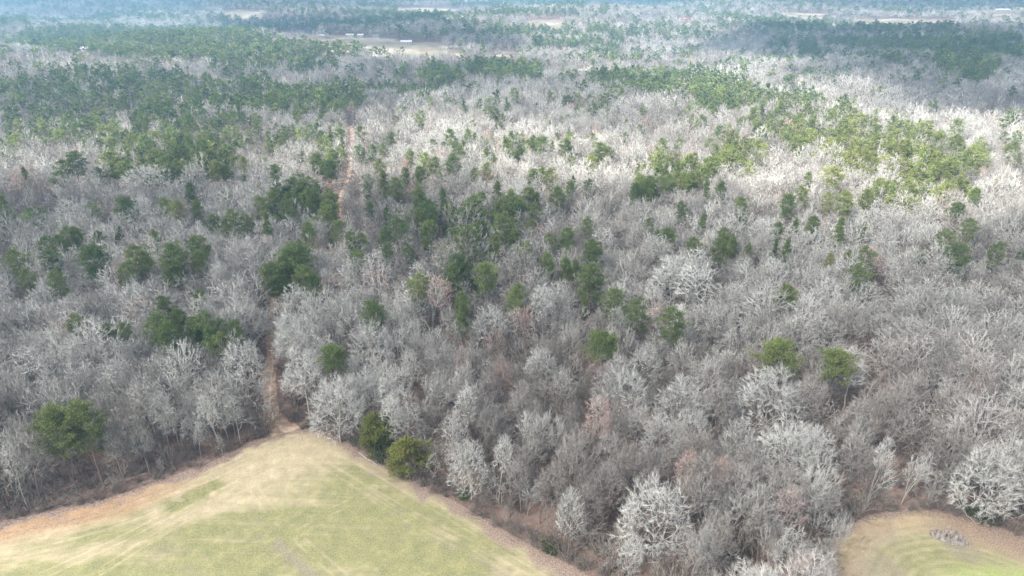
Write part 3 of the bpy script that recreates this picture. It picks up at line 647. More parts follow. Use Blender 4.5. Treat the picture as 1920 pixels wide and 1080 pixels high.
# prototypes of the massed woods: separate, simpler trees joined trunk and crown
def lod(name, a, b, ma, mb_):
    base = len(a.v); v = a.v+b.v; f = a.f+[tuple(i+base for i in q) for q in b.f]; mi = [0]*len(a.f)+[1]*len(b.f)
    me = bpy.data.meshes.new(name); me.from_pydata(v, [], f); me.materials.append(ma); me.materials.append(mb_); me.polygons.foreach_set('material_index', mi); me.update()
    return bpy.data.objects.new(name, me)
def coll(name, obs):
    c = bpy.data.collections.new(name)
    for o in obs: c.objects.link(o)
    return c
near_b2 = [lod('wood_tree_model_%02d' % i, *bare_tree(350+i, s, tp_, 5, .036, 1.3, (4, 3, 3), .34), M['limb'], M['twig']) for i, (s, tp_) in enumerate([('o', 190), ('o', 190), ('o', 190), ('o', 190), ('d', 300), ('u', 120), ('s', 90), ('m', 140)])]
mid_b = [lod('bare_tree_model_%02d' % i, *bare_tree(300+i, s, tp_, 5, .045, 1.4, (4, 3, 3), .42), M['limb'], M['twig']) for i, (s, tp_) in enumerate([('o', 120), ('o', 120), ('o', 120), ('d', 150), ('u', 70), ('s', 50), ('o', 100)])]
far_b = [lod('far_bare_tree_model_%02d' % i, *bare_tree(400+i, s, tp_, 4, .095, 1.9, (3, 3, 3), .55), M['limb'], M['twig']) for i, (s, tp_) in enumerate([('d', 44), ('o', 40), ('o', 40), ('o', 36)])]
mid_p = [lod('pine_tree_model_%02d' % i, *pine_tree(500+i, s, 48, 20, .75, .28), M['pinebark'], M['needle']) for i, s in enumerate(('r', 'r', 'l', 'l', 'c'))]
far_p = [lod('far_pine_tree_model_%02d' % i, *pine_tree(600+i, s, 22, 9, 1.5, .75), M['pinebark'], M['needle']) for i, s in enumerate(('r', 'r', 'l'))]
brush = []
for i in range(5):
    st_, lf = shrub_mb(700+i, 2.6+.4*i, 22, 7, 0, .026); brush.append(lod('brush_model_%02d' % i, st_, lf, M['brush'], M['leaf']))
saps = [lod('sapling_model_%02d' % i, *bare_tree(750+i, 's', 40, 5, .032, 1.2, (3, 3, 3)), M['brush'], M['brush']) for i in range(3)]
C_NEARB = coll('wood_models', near_b2)
C_MIDB, C_FARB, C_MIDP, C_FARP, C_BRUSH = coll('bare_models', mid_b), coll('far_bare_models', far_b), coll('pine_models', mid_p), coll('far_pine_models', far_p), coll('brush_models', brush+saps)
print('faces', {k: sum(len(m.polygons) for m in v) for k, v in PROTO.items()}, [len(o.data.polygons) for o in mid_b+far_b+mid_p+far_p+brush+saps])

def scatter_tree(coll_, nvar):
    t = bpy.data.node_groups.new('scatter_'+coll_.name, 'GeometryNodeTree')
    t.interface.new_socket('Geometry', in_out='INPUT', socket_type='NodeSocketGeometry'); t.interface.new_socket('Geometry', in_out='OUTPUT', socket_type='NodeSocketGeometry')
    gi, go = t.nodes.new('NodeGroupInput'), t.nodes.new('NodeGroupOutput')
    ci = t.nodes.new('GeometryNodeCollectionInfo'); ci.inputs['Collection'].default_value = coll_
    ci.inputs['Separate Children'].default_value = True; ci.inputs['Reset Children'].default_value = True
    ip = t.nodes.new('GeometryNodeInstanceOnPoints'); ip.inputs['Pick Instance'].default_value = True
    def att(n, ty):
        a = t.nodes.new('GeometryNodeInputNamedAttribute'); a.data_type = ty; a.inputs['Name'].default_value = n; return a.outputs['Attribute']
    t.links.new(gi.outputs[0], ip.inputs['Points']); t.links.new(ci.outputs[0], ip.inputs['Instance'])
    t.links.new(att('variant', 'INT'), ip.inputs['Instance Index'])
    t.links.new(att('turn', 'FLOAT_VECTOR'), ip.inputs['Rotation']); t.links.new(att('size', 'FLOAT_VECTOR'), ip.inputs['Scale'])
    t.links.new(ip.outputs[0], go.inputs[0]); return t
def stuff(name, label, cat, pts, size, tint, hue, coll_, nvar, group=None, tilt=.05):
    """pts Nx3, size Nx2 (width scale, height scale)"""
    n = len(pts); me = bpy.data.meshes.new(name); me.from_pydata(pts.tolist(), [], [])
    A = me.attributes
    A.new('variant', 'INT', 'POINT').data.foreach_set('value', RNG.integers(0, nvar, n).astype(np.int32))
    rot = np.stack([RNG.normal(0, tilt, n), RNG.normal(0, tilt, n), RNG.uniform(0, 6.283, n)], 1)
    A.new('turn', 'FLOAT_VECTOR', 'POINT').data.foreach_set('vector', rot.astype(np.float32).ravel())
    sz = np.stack([size[:, 0], size[:, 0], size[:, 1]], 1)
    A.new('size', 'FLOAT_VECTOR', 'POINT').data.foreach_set('vector', sz.astype(np.float32).ravel())
    A.new('tint', 'FLOAT', 'POINT').data.foreach_set('value', tint.astype(np.float32)); A.new('hue', 'FLOAT', 'POINT').data.foreach_set('value', hue.astype(np.float32))
    o = link(name, me); tag(o, label, cat, group, 'stuff')
    md = o.modifiers.new('scatter', 'NODES'); md.node_group = scatter_tree(coll_, nvar); return o

# ---------------------------------------------------------------- who stands where
def depth_of(x, y, z): return float(pix(x, y, z)[2])
trees = []   # dicts: kind, x, y, w (width scale), h (height scale), shape, tint, hue, px
SHAPE_R = {'d': 8.0, 'o': 5.4, 'u': 4.6, 's': 4.6, 'm': 6.0}; SHAPE_H = {'d': 20, 'o': 19, 'u': 22, 's': 12, 'm': 21}; SHAPE_C = {'d': .62, 'o': .64, 'u': .68, 's': .6, 'm': .65}
PINE_R = {'r': 4.6, 'c': 3.4, 'f': 6.0, 'l': 4.9}
for (u, v, r_, tint, hue, s) in BARE_LIST:
    h = SHAPE_H[s]*SHAPE_C[s]
    for _ in range(3):
        x, y = at(u, v, h); dep = depth_of(x, y, h); R = r_*dep/F; w = R/SHAPE_R[s]
        hs = max(.62, min(1.12, .55+.45*w)) if s != 's' else max(.6, min(1.3, w)); h = SHAPE_H[s]*SHAPE_C[s]*hs
    trees.append(dict(k='bare', x=x, y=y, w=w, h=hs, s=s, tint=tint, hue=hue, R=R, listed=True))
for (u, v, r_, hue, s) in PINE_LIST:
    h = 15.0
    for _ in range(3):
        x, y = at(u, v, h); dep = depth_of(x, y, h); R = r_*1.12*dep/F; w = R/PINE_R[s]; hs = max(.7, min(1.15, .72+.38*w)); h = 20*.75*hs
    trees.append(dict(k='pine', x=x, y=y, w=w, h=hs, s=s, tint=rnd.uniform(.45, .85), hue=hue, R=R, listed=True))
CED = [(703, 803, 34, .45), (762, 846, 38, .65)]
ced_xy = [at(u, v, 6) for u, v, _, _ in CED]

def pine_prob(x, y):
    u, v, _ = pix(x, y, terrain_np(x, y)+15); p = np.zeros(np.shape(u)); sz = np.ones(np.shape(u))
    for poly, d, s in PINES:
        k = inpoly(u, v, poly); p = np.where(k, np.maximum(p, d), p); sz = np.where(k, s, sz)
    # loose scattering elsewhere
    base = .05+.07*(vnoise(x, y, 70, 21) > .66)
    far = np.where(v < 60, .12*(vnoise(x, y, 260, 22) > .5)+.5*(vnoise(x, y, 180, 23) > .72), 0)
    return np.maximum(p, base+far), sz
def blocked(x, y, margin=1.4):
    b = inpoly(x, y, FIELD1) | inpoly(x, y, FIELD2)
    uu, vv, _ = pix(x, y, 0); b |= inpoly(uu, vv, [(30, 890), (60, 845), (110, 830), (215, 830), (250, 900), (210, 930), (60, 965)]) & (vnoise(x, y, 2.2, 71) > .5)
    b |= (dist_line(x, y, TRACK) < np.where(y < 185, 4.5, np.where(y > 290, 3.6, 2.6)) - .8*(y > 700)) | (dist_line(x, y, CREEK) < 1.8) | (dist_line(x, y, GAP) < 3.6)
    b |= (np.minimum(dist_line(x, y, LEFT_EDGE), np.minimum(dist_line(x, y, RIGHT_EDGE), dist_line(x, y, EDGE2))) < margin)
    for h in (0, 5, 10, 14, 18): b |= in_clearing(x, y, h) & (y > 300)
    return b
def visible(x, y, h=20, pad=120):
    u0, v0, _ = pix(x, y, 0); u1, v1, _ = pix(x, y, h)
    return (np.maximum(u0, u1) > -pad) & (np.minimum(u0, u1) < 1920+pad) & (v1 < 1080+pad) & (y > 40)
def jitter_grid(step, y0, y1, jit=.46):
    xs = np.arange(-.85*y1-60, .85*y1+60, step); ys = np.arange(y0, y1, step); X, Y = np.meshgrid(xs, ys); X = X+(np.arange(len(ys))%2)[:, None]*step*.5
    X = (X+RNG.uniform(-jit, jit, X.shape)*step).ravel(); Y = (Y+RNG.uniform(-jit, jit, Y.shape)*step).ravel()
    k = visible(X, Y); return X[k], Y[k]
BX, BY, BP, BS = [], [], [], []
for step, y0, y1 in ((3.5, 45, 190), (5.3, 190, 420), (6.8, 420, 900), (8.6, 900, 1700), (11.0, 1700, 3700)):
    X, Y = jitter_grid(step, y0, y1); k = ~blocked(X, Y); X, Y = X[k], Y[k]
    # keep clear of the trees placed by hand
    keep = np.ones(len(X), bool)
    if y0 < 900:
        for q in trees:
            near = np.hypot(X-q['x'], Y-q['y']) < max(2.2, q['R']*(.62 if q['k'] == 'bare' else .6)); keep &= ~near
            if q['R'] > 5:      # nothing tall just in front of a big crown
                d = math.hypot(q['x'], q['y']); ux, uy = q['x']/d, q['y']/d; f = (q['x']-X)*ux+(q['y']-Y)*uy; s_ = abs((q['x']-X)*uy-(q['y']-Y)*ux)
                keep &= ~((f > 0) & (f < q['R']*(2.0 if q['k'] == 'pine' else 1.1)) & (s_ < q['R']*.7) & (RNG.random(len(X)) < .85))
        for cx_, cy_ in ced_xy: keep &= np.hypot(X-cx_, Y-cy_) > 4.5
    if y1 < 210:
        u9, v9, _ = pix(X, Y, 8); keep &= (RNG.random(len(X)) < np.where(u9 < 560, 1.0, .62)); keep &= ~((u9 > 560) & (dist_line(X, Y, RIGHT_EDGE) < 5.5))
    X, Y = X[keep], Y[keep]; pp, ps = pine_prob(X, Y)
    # around hand-placed pines of the near wood let few random ones in
    pp = np.where(Y < 330, np.where(pp < .3, pp*np.where(Y < 215, 0, .25), pp), pp)
    isp = RNG.random(len(X)) < pp
    BX.append(X); BY.append(Y); BP.append(isp); BS.append(ps)
BX, BY, BP, BS = map(np.concatenate, (BX, BY, BP, BS)); n = len(BX); D = np.hypot(BX, BY)
tone = np.clip(-.04+.55*vnoise(BX, BY, 38, 31)+.5*vnoise(BX, BY, 110, 32)+RNG.normal(0, .23, n), 0, 1)
u_, v_, _ = pix(BX, BY, BX*0+12)
brownz = np.exp(-(((u_-1680)/230)**2+((v_-740)/130)**2))+np.exp(-(((u_-1120)/150)**2+((v_-900)/120)**2))+.6*np.exp(-(((u_-880)/140)**2+((v_-740)/70)**2))
tone = np.clip(tone-.30*brownz, 0, 1)
sun_yel = .5*np.exp(-(((u_-1620)/260)**2+((v_-290)/70)**2)); hueb = np.where(RNG.random(n) < .025, RNG.uniform(.3, .8, n), RNG.uniform(0, .06, n)+.07*brownz)  # sunlight put into the needle colour: pines of the right-hand stand turn yellower
growth = np.clip(.68+.27*vnoise(BX, BY, 55, 41)+RNG.normal(0, .16, n), .4, 1.2)
# the nearest ones of each kind stand as trees of their own
order = np.argsort(D); NB, NP = 300-sum(q['k'] == 'bare' for q in trees), 300-sum(q['k'] == 'pine' for q in trees)
inview = visible(BX, BY, 18, 0); single = np.zeros(n, bool); cb = cpn = 0
for i in order:
    if not inview[i]: continue
    if BP[i]:
        if cpn < NP: single[i] = True; cpn += 1
    elif cb < NB: single[i] = True; cb += 1
    if cb >= NB and cpn >= NP: break
for i in np.nonzero(single)[0]:
    if BP[i]:
        s = rnd.choice('rrllllc'); w = growth[i]*BS[i]*rnd.uniform(.75, 1.0)
        trees.append(dict(k='pine', x=BX[i], y=BY[i], w=w, h=growth[i]*BS[i]**.7, s=s, tint=rnd.uniform(.4, .95), hue=rnd.uniform(.05, .45)+float(sun_yel[i]), R=PINE_R[s]*w, listed=False))
    else:
        s = rnd.choice('uuuuoosss' if u_[i] < 560 else 'uuooossmm' if u_[i] < 1500 else 'uosoommmm'); w = (.8 if u_[i] < 560 else 1)*growth[i]*(.65 if s == 'd' else .92)*rnd.uniform(.8, 1.25)
        trees.append(dict(k='bare', x=BX[i], y=BY[i], w=w, h=growth[i]*rnd.uniform(.8, .98), s=s, tint=float(tone[i]), hue=float(hueb[i]), R=SHAPE_R[s]*w, listed=False))

# ---------------------------------------------------------------- individual trees
LANDMARKS = [('the track mouth', 530, 810), ('the bleached log', 700, 858), ('the field-edge conifers', 735, 825), ('the twin pines above the dirt band', 130, 790),
 ('the flat pine beside the track', 627, 675), ('the round dark pine in mid wood', 1131, 652), ('the wide flat pine', 1462, 674), ('the flat pine over the creek wood', 1566, 690),
 ('the huge pale oak at the bottom', 1233, 962), ('the creek', 1660, 905), ('the rocky mound', 1780, 1005), ('the red budding tree', 940, 706),
 ('the large pine at the creek head', 1261, 605), ('the dark pine clump left of the track', 556, 485), ('the pine trio on the left slope', 322, 495), ('the far left pines', 60, 500),
 ('the central pine stand', 880, 450), ('the isolated round pine', 907, 520), ('the paired pines right of centre', 1105, 510), ('the dark shaded pine on the right', 1798, 483),
 ('the yellow-green pine stand', 1650, 270), ('the small yellow pine', 1553, 494), ('the big pale oak right of centre', 1480, 835), ('the white oaks by the corner field', 1860, 880),
 ('the left field edge', 300, 900), ('the bottom left corner', 20, 960), ('the red clay strip of the far track', 655, 300), ('the forked pale oak', 1270, 515),
 ('the low pines behind the twin pines', 380, 620), ('the bottom field edge', 1000, 1020)]
ORD = 'nearest second third fourth fifth sixth seventh eighth ninth tenth eleventh twelfth thirteenth fourteenth fifteenth sixteenth seventeenth eighteenth nineteenth twentieth'.split()
SHN = {'d': 'spreading', 'o': 'rounded', 'u': 'narrow upright', 's': 'low bushy', 'm': 'many-stemmed leaning', 'r': 'round-topped', 'c': 'pointed', 'f': 'flat-topped', 'l': 'open ragged'}
KIND = {}
for q in trees:
    hh = (SHAPE_H[q['s']]*SHAPE_C[q['s']] if q['k'] == 'bare' else 15)*q['h']
    u, v, dep = map(float, pix(q['x'], q['y'], hh)); q['u'], q['v'] = u, v; q['rp'] = q['R']*F/dep
    best = min(range(len(LANDMARKS)), key=lambda i: (LANDMARKS[i][1]-u)**2+(2.0*(LANDMARKS[i][2]-v))**2); q['lm'] = best
    L = LANDMARKS[best]; dx, dy = u-L[1], (v-L[2])*1.5; q['dd'] = math.hypot(dx, dy)
    q['dir'] = ('right of' if dx > 0 else 'left of') if abs(dx) > abs(dy) else ('below' if dy > 0 else 'above')
    if q['k'] == 'bare':
        q['tone'] = 'reddish budding' if q['hue'] > .28 else ('pale grey' if q['tint'] > .72 else 'grey' if q['tint'] > .4 else 'brown-grey')
    else: q['tone'] = 'yellow-green' if q['hue'] > .55 else ('dark green' if q['hue'] < .18 else 'green')
    key = (q['k'], q['s'], q['tone'], q['lm'], q['dir']); KIND.setdefault(key, []).append(q)
for key, qs in KIND.items():
    qs.sort(key=lambda q: q['dd'])
    for i, q in enumerate(qs):
        kind = 'bare tree' if q['k'] == 'bare' else 'pine'; o_ = '' if len(qs) == 1 else ORD[min(i, 19)]+' '
        q['label'] = f"{o_}{q['tone']} {SHN[q['s']]} {kind} {q['dir']} {LANDMARKS[q['lm']][0]}"
def copy_thing(src_meshes, name, names, loc, sc, rz, tint, hue, label, cat, group):
    root = bpy.data.objects.new(name, None); COL.objects.link(root); root.location = loc; root.rotation_euler = (0, 0, rz); root.scale = sc
    root.empty_display_size = .5; tag(root, label, cat, group)
    for nm, me in zip(names, src_meshes):
        o = link(nm, me, root); o['tint'] = float(tint); o['hue'] = float(hue)
    return root
cnt = 0
for q in trees:
    z = terrain(q['x'], q['y']); rz = rnd.uniform(0, 6.28)
    if q['k'] == 'bare':
        if q['s'] == 'm': rz = rnd.uniform(-.5, .9)
        me = PROTO[('near', q['s'], cnt % near_b[q['s']])]
        bud = q['hue'] > .28
        copy_thing(me, 'budding_tree' if bud else 'bare_tree', ('trunk', 'crown'), (q['x'], q['y'], z), (q['w'], q['w'], q['h']), rz, q['tint'], q['hue'], q['label'],
                   'budding tree' if bud else 'bare tree', 'trees with red buds among the bare wood' if bud else 'leafless trees of the near wood')
    else:
        me = PROTO[('pine', q['s'], cnt % near_p[q['s']])]
        copy_thing(me, 'pine_tree', ('trunk', 'crown'), (q['x'], q['y'], z), (q['w'], q['w'], q['h']), rz, q['tint'], q['hue'], q['label'], 'pine tree', 'pines standing among the bare trees')
    cnt += 1

# ---------------------------------------------------------------- the massed woods behind
rest = ~single; Z = terrain_np(BX, BY)
def batch(mask): return np.stack([BX[mask], BY[mask], Z[mask]], 1)
for far, lo, hi, cB, nB, cP, nP in ((False, 0, 270, C_NEARB, 8, None, 0), (False, 270, 560, C_MIDB, 7, C_MIDP, 5), (True, 560, 9e9, C_FARB, 4, C_FARP, 3)):
    k = rest & (D >= lo) & (D < hi) & ~BP; kk = int(k.sum()); wide = np.where(D[k] > 1700, 1.3, np.where(D[k] > 900, 1.05, 1.0)) if far else np.ones(kk)*.95
    w = growth[k]*RNG.uniform(.8, 1.35, kk)*wide*(1.05 if far else np.where(D[k] < 190, .85, 1.1))
    stuff('distant_bare_woodland' if far else 'bare_woodland' if hi > 300 else 'near_bare_woodland', 'pale leafless woodland fading into haze toward the horizon' if far else 'dense leafless grey woodland filling the middle distance' if hi > 300 else 'leafless grey wood packed between the nearest big trees', 'woodland',
          batch(k), np.stack([w, growth[k]*RNG.uniform(.82, 1.02, kk)], 1), tone[k], hueb[k], cB, nB)
    if cP is None: continue
    k = rest & (D >= (lo if far else 0)) & (D < hi) & BP; kk = int(k.sum()); wide = np.where(D[k] > 1700, 1.45, np.where(D[k] > 900, 1.15, 1.0)) if far else np.ones(kk)
    w = growth[k]*RNG.uniform(.65, 1.2, kk)*BS[k]*wide
    stuff('distant_pine_woodland' if far else 'pine_woodland', 'dark blue-green pine stands in the hazy distance' if far else 'green pine stands among the mid-distance bare woods', 'pine woodland',
          batch(k), np.stack([w, growth[k]*RNG.uniform(.75, 1.1, kk)*BS[k]**.7], 1), RNG.uniform(.2, 1, kk), np.clip(RNG.uniform(0, .45, kk)+.25*vnoise(BX[k], BY[k], 60, 51)-.05+sun_yel[k], 0, 1), cP, nP)
print('trees', n, 'single', single.sum())
# brush between the trunks
X, Y = jitter_grid(2.5, 45, 330, .5); k = visible(X, Y, 4, 60)
b = inpoly(X, Y, FIELD1) | inpoly(X, Y, FIELD2) | (dist_line(X, Y, TRACK) < np.where(Y < 190, 2.9, 1.4)) | (dist_line(X, Y, CREEK) < 1.0)
dn = vnoise(X, Y, 14, 61); k &= ~b & (RNG.random(len(X)) < .35+.5*dn); X, Y = X[k], Y[k]
de = np.minimum(dist_line(X, Y, LEFT_EDGE), np.minimum(dist_line(X, Y, RIGHT_EDGE), dist_line(X, Y, EDGE2)))
k = de > .6; X, Y, de = X[k], Y[k], de[k]; sz = np.clip(.55+.6*vnoise(X, Y, 9, 62)+RNG.normal(0, .15, len(X)), .3, 1.4)*np.clip(.4+de/6, .4, 1)
thick = (de < 8) & (de > 1.2) & (np.minimum(dist_line(X, Y, RIGHT_EDGE), dist_line(X, Y, EDGE2)) < 8)
ex = np.nonzero(thick)[0]; X = np.r_[X, X[ex]+RNG.uniform(-1, 1, len(ex))]; Y = np.r_[Y, Y[ex]+RNG.uniform(-1, 1, len(ex))]; sz = np.r_[sz, sz[ex]*1.25]
stuff('undergrowth', 'tangled grey-brown brush and saplings between the tree trunks', 'undergrowth', np.stack([X, Y, terrain_np(X, Y)], 1), np.stack([sz*1.15, sz], 1),
      np.clip(.25+.6*vnoise(X, Y, 20, 63)+RNG.normal(0, .2, len(X)), 0, 1), RNG.uniform(0, .3, len(X)), C_BRUSH, 8, tilt=.12)

# ---------------------------------------------------------------- conifers and shrubs on the field edges
for i, ((u, v, r_, hue), (x, y)) in enumerate(zip(CED, ced_xy)):
    a, b_ = cedar_tree_mb(61+i); root = bpy.data.objects.new('cedar_tree', None); COL.objects.link(root); root.location = (x, y, 0)
    R = r_*depth_of(x, y, 6)/F; root.scale = (R/3.6, R/3.6, 1.0 if i == 0 else .9)
    tag(root, ('dark green dense conifer left of its yellower neighbour on the field edge', 'olive yellow-tipped conifer overhanging the field edge, right one of two')[i], 'cedar tree', 'conifers on the field edge')
    for nm, mb_, mt in (('trunk', a, M['pinebark']), ('crown', b_, M['cedar'])):
        o = link(nm, mb_.mesh(nm, mt), root); o['tint'] = .85; o['hue'] = hue
shr = [shrub_mb(800+i, 2.6, 34, 12, (0, 3, 0, 5)[i], .02) for i in range(4)]
shr = [(a.mesh('stems', M['brush']), b_.mesh('foliage', M['leaf']) if b_.v else None) for a, b_ in shr]
def edge_points(line, step, off, lo=0.0):
    pts = np.array(line); seg = np.r_[0, np.cumsum(np.hypot(*np.diff(pts, axis=0).T))]; s = np.arange(lo, seg[-1], step); s = s+RNG.uniform(-.4, .4, len(s))*step
    px_, py_ = np.interp(s, seg, pts[:, 0]), np.interp(s, seg, pts[:, 1]); tx = np.interp(s+1, seg, pts[:, 0])-px_; ty = np.interp(s+1, seg, pts[:, 1])-py_
    L = np.hypot(tx, ty)+1e-9; o = off+RNG.uniform(-.8, 1.6, len(s)); return px_-ty/L*o, py_+tx/L*o
shr_list = []
for nm, line, st_, off in (('left field edge', LEFT_EDGE, 3.2, 1.6), ('right field edge', RIGHT_EDGE, 2.0, 1.6), ('corner field edge', EDGE2, 2.4, 1.4)):
    for x, y in zip(*edge_points(line, st_, off)):
        if bool(visible(np.array(x), np.array(y), 2, -5)) and not inpoly(x, y, FIELD1) and not inpoly(x, y, FIELD2) and dist_line(x, y, TRACK) > 5: shr_list.append((nm, float(x), float(y)))
cs = {}
TENS = ['', '', 'twenty', 'thirty', 'forty', 'fifty', 'sixty', 'seventy', 'eighty', 'ninety']
ONES = ['', 'first', 'second', 'third', 'fourth', 'fifth', 'sixth', 'seventh', 'eighth', 'ninth', 'tenth', 'eleventh', 'twelfth', 'thirteenth', 'fourteenth', 'fifteenth', 'sixteenth', 'seventeenth', 'eighteenth', 'nineteenth']
def place(k): return ONES[k] if k < 20 else (TENS[k//10][:-1]+'ieth' if k % 10 == 0 else TENS[k//10]+'-'+ONES[k % 10])
for i, (nm, x, y) in enumerate(shr_list):
    cs[nm] = cs.get(nm, 0)+1
    u, v, _ = pix(x, y, 1); leafy = (i % 12 == 5 and nm == 'right field edge') or (nm == 'corner field edge' and abs(float(u)-1845) < 26); var = (1, 3)[i % 2] if leafy else (0, 2)[i % 2]
    root = bpy.data.objects.new('shrub', None); COL.objects.link(root); root.location = (x, y, terrain(x, y)); root.rotation_euler = (0, 0, rnd.uniform(0, 6.28))
    s = rnd.uniform(.6, 1.25); root.scale = (s*1.1, s*1.1, s)
    w = ('small' if s < .8 else 'mid-sized' if s < 1.05 else 'large')+(' leafy green' if leafy else ' bare brown')
    tag(root, f'{w} shrub, {place(cs[nm])} along the {nm}', 'shrub', 'shrubs along the field edges')
    o = link('stems', shr[var][0], root); o['tint'] = rnd.uniform(.1, .6); o['hue'] = rnd.uniform(0, .3)
    if shr[var][1]: o = link('foliage', shr[var][1], root); o['tint'] = .3; o['hue'] = rnd.uniform(0, .7)

# log, mound, bank
mb = MB(); a, b_ = Vector((*at(672, 850), .25)), Vector((*at(712, 876), .2)); mb.tube(curve(a, (b_-a).normalized(), b_, 6, rnd, .01), [.06, .11, .10, .10, .09, .07, .03], 7)
for f, ln_, s_ in ((.3, .9, 1), (.55, 1.1, -1), (.8, .7, 1)): p = a.lerp(b_, f); mb.tube([p, p+Vector((s_*.3*ln_, ln_*.7, .5*ln_))], [.05, .01], 4)
tag(link('fallen_log', mb.mesh('log', M['deadwood'])), 'bleached thin log lying along the field edge beside the conifers', 'log')
def lump(name, cx, cy, lx, ly, rz, hgt, mat, label, cat, seed):
    n_, m_ = 40, 20; v, f = [], []
    for i in range(n_+1):
        for j in range(m_+1):
            a, b2 = i/n_*2-1, j/m_*2-1; r2 = a*a+b2*b2; x, y = a*lx/2, b2*ly/2
            e = max(0, 1-r2)**.5 if r2 < 1 else 0
            z = hgt*e*(.35+1.5*abs(mnoise.noise(Vector((x*1.1+seed, y*.8, 0)))))+.4*e*mnoise.noise(Vector((x*3, y*3, seed)))-(0.1 if e == 0 else 0)
            v.append((cx+x*math.cos(rz)-y*math.sin(rz), cy+x*math.sin(rz)+y*math.cos(rz), z+.04))
    for i in range(n_):
        for j in range(m_): q = i*(m_+1)+j; f.append((q, q+m_+1, q+m_+2, q+1))
    me = bpy.data.meshes.new(name); me.from_pydata(v, [], f); me.materials.append(mat); return tag(link(name, me), label, cat)
x, y = at(1779, 1010); lump('rocky_mound', x, y, 7.0, 3.4, -.42, 1.7, M['rock'], 'low grey rocky mound rising from the corner field', 'mound', 5)
x, y = at(478, 818); o = lump('eroded_bank', x, y, 9, 2.6, .75, .7, M['soil'], 'dark eroded soil bank with roots beside the track mouth', 'bank', 9)
mb = MB(); a = Vector((*at(1640, 920), .4)); b_ = Vector((*at(1690, 897), 1.6)); mb.tube(curve(a, (b_-a).normalized(), b_, 5, rnd, .02), [.12, .11, .1, .09, .07, .03], 6)
for f, ln_ in ((.4, 1.2), (.7, 1.0)): p = a.lerp(b_, f); mb.tube([p, p+Vector((.5, .2, .7))*ln_], [.05, .01], 4)
tag(link('leaning_dead_trunk', mb.mesh('trunk', M['deadwood'])), 'pale dead trunk leaning across the creek', 'dead trunk')

# ---------------------------------------------------------------- far houses and barns
def house(kind, name, label, u, v, w, d, h, roof, wall, rz=0.0, eave=.5, doors=1, group=None):
    x, y = at(u, v); z = terrain(x, y)
    root = bpy.data.objects.new(name, None); COL.objects.link(root); root.location = (x, y, z); root.rotation_euler = (0, 0, rz); tag(root, label, kind, group)
    mb = MB(); mb.box((0, 0, -.3), (w, d, h+.3)); rh = d*.22
    i = len(mb.v); mb.v += [(-w/2, -d/2, h), (-w/2, d/2, h), (-w/2, 0, h+rh), (w/2, -d/2, h), (w/2, d/2, h), (w/2, 0, h+rh)]; mb.f += [(i, i+2, i+1), (i+3, i+4, i+5)]; mb.m += [0, 0]
    link('wall', mb.mesh('wall', wall), root)
    mb = MB(); e = eave; k = rh/(d/2)
    for s in (-1, 1):
        i = len(mb.v)
        for xx in (-w/2-e, w/2+e):
            mb.v += [(xx, s*(d/2+e), h-e*k+.06), (xx, 0, h+rh+.06), (xx, 0, h+rh+.24), (xx, s*(d/2+e), h-e*k+.24)]
        for q in ((0, 1, 2, 3), (7, 6, 5, 4), (0, 4, 5, 1), (3, 2, 6, 7), (0, 3, 7, 4)): mb.f.append(tuple(i+j for j in q)); mb.m.append(0)
    link('roof', mb.mesh('roof', roof), root)
    nw = max(2, int(w/4))
    for j in range(nw):
        xx = -w/2+w*(j+.5)/nw
        if j == nw//2 and doors:
            mb = MB(); mb.box((xx, -d/2-.04, 0), (1.1, .1, 2.1)); link('door', mb.mesh('door', M['door']), root); continue
        mb = MB(); mb.box((xx, -d/2-.03, h*.38), (1.2, .08, h*.36)); link('window', mb.mesh('window', M['glass']), root)
    return root
H_ = [('barn', 'long white-roofed shed among the pines on the far left', 155, 95, 20, 10, 3, 'white_metal', 'siding', .05),
 ('house', 'small white house at the left end of the far clearing', 603, 70, 8, 6, 3, 'white_metal', 'siding', .1),
 ('house', 'second white house from the left in the far clearing', 612, 71, 7, 6, 3, 'white_metal', 'siding', .0),
 ('house', 'pale wide house in the middle of the far clearing', 657, 70, 12, 8, 3.5, 'siding', 'siding', -.1),
 ('house', 'white gabled house right of middle in the far clearing', 676, 70, 9, 7, 3.5, 'white_metal', 'siding', .1),
 ('house', 'grey roofed house at the right end of the far clearing', 706, 71, 12, 8, 3.5, 'shingle', 'siding', -.15),
 ('barn', 'long pale roof at the left edge of the far clearing', 506, 62, 22, 9, 3.5, 'white_metal', 'siding', .2),
 ('barn', 'long white roofs beside the bare white yard', 762, 82, 16, 9, 3, 'white_metal', 'siding', .05),
 ('house', 'red brick house in the dark far woods', 1331, 66, 14, 9, 6, 'red_roof', 'brick', .1),
 ('house', 'white cottage alone in the far centre woods', 1114, 60, 8, 6, 3, 'white_metal', 'siding', 0),
 ('barn', 'rust and white roofed barn at the top centre', 1285, 40, 26, 12, 4, 'red_roof', 'siding', .05),
 ('house', 'tiny white house far out right of the brick house', 1433, 72, 8, 7, 3, 'white_metal', 'siding', 0),
 ('barn', 'long white warehouse roof in the bright far belt', 1755, 41, 48, 16, 5, 'white_metal', 'siding', .02),
 ('barn', 'white long shed at the top right', 1878, 22, 42, 15, 5, 'white_metal', 'siding', .02),
 ('house', 'white house half hidden in the ridge-top clearing', 1092, 136, 10, 7, 2.6, 'white_metal', 'siding', .3),
 ('house', 'small pale house in the leafless wood right of the far track', 817, 232, 6, 5, 3, 'white_metal', 'siding', .4)]
for c_, lab, u, v, w, d, h, rf, wl, rz in H_: house(c_, 'barn' if c_ == 'barn' else 'house', lab, u, v, w, d, h, M[rf], M[wl], rz, group='far buildings among the woods')

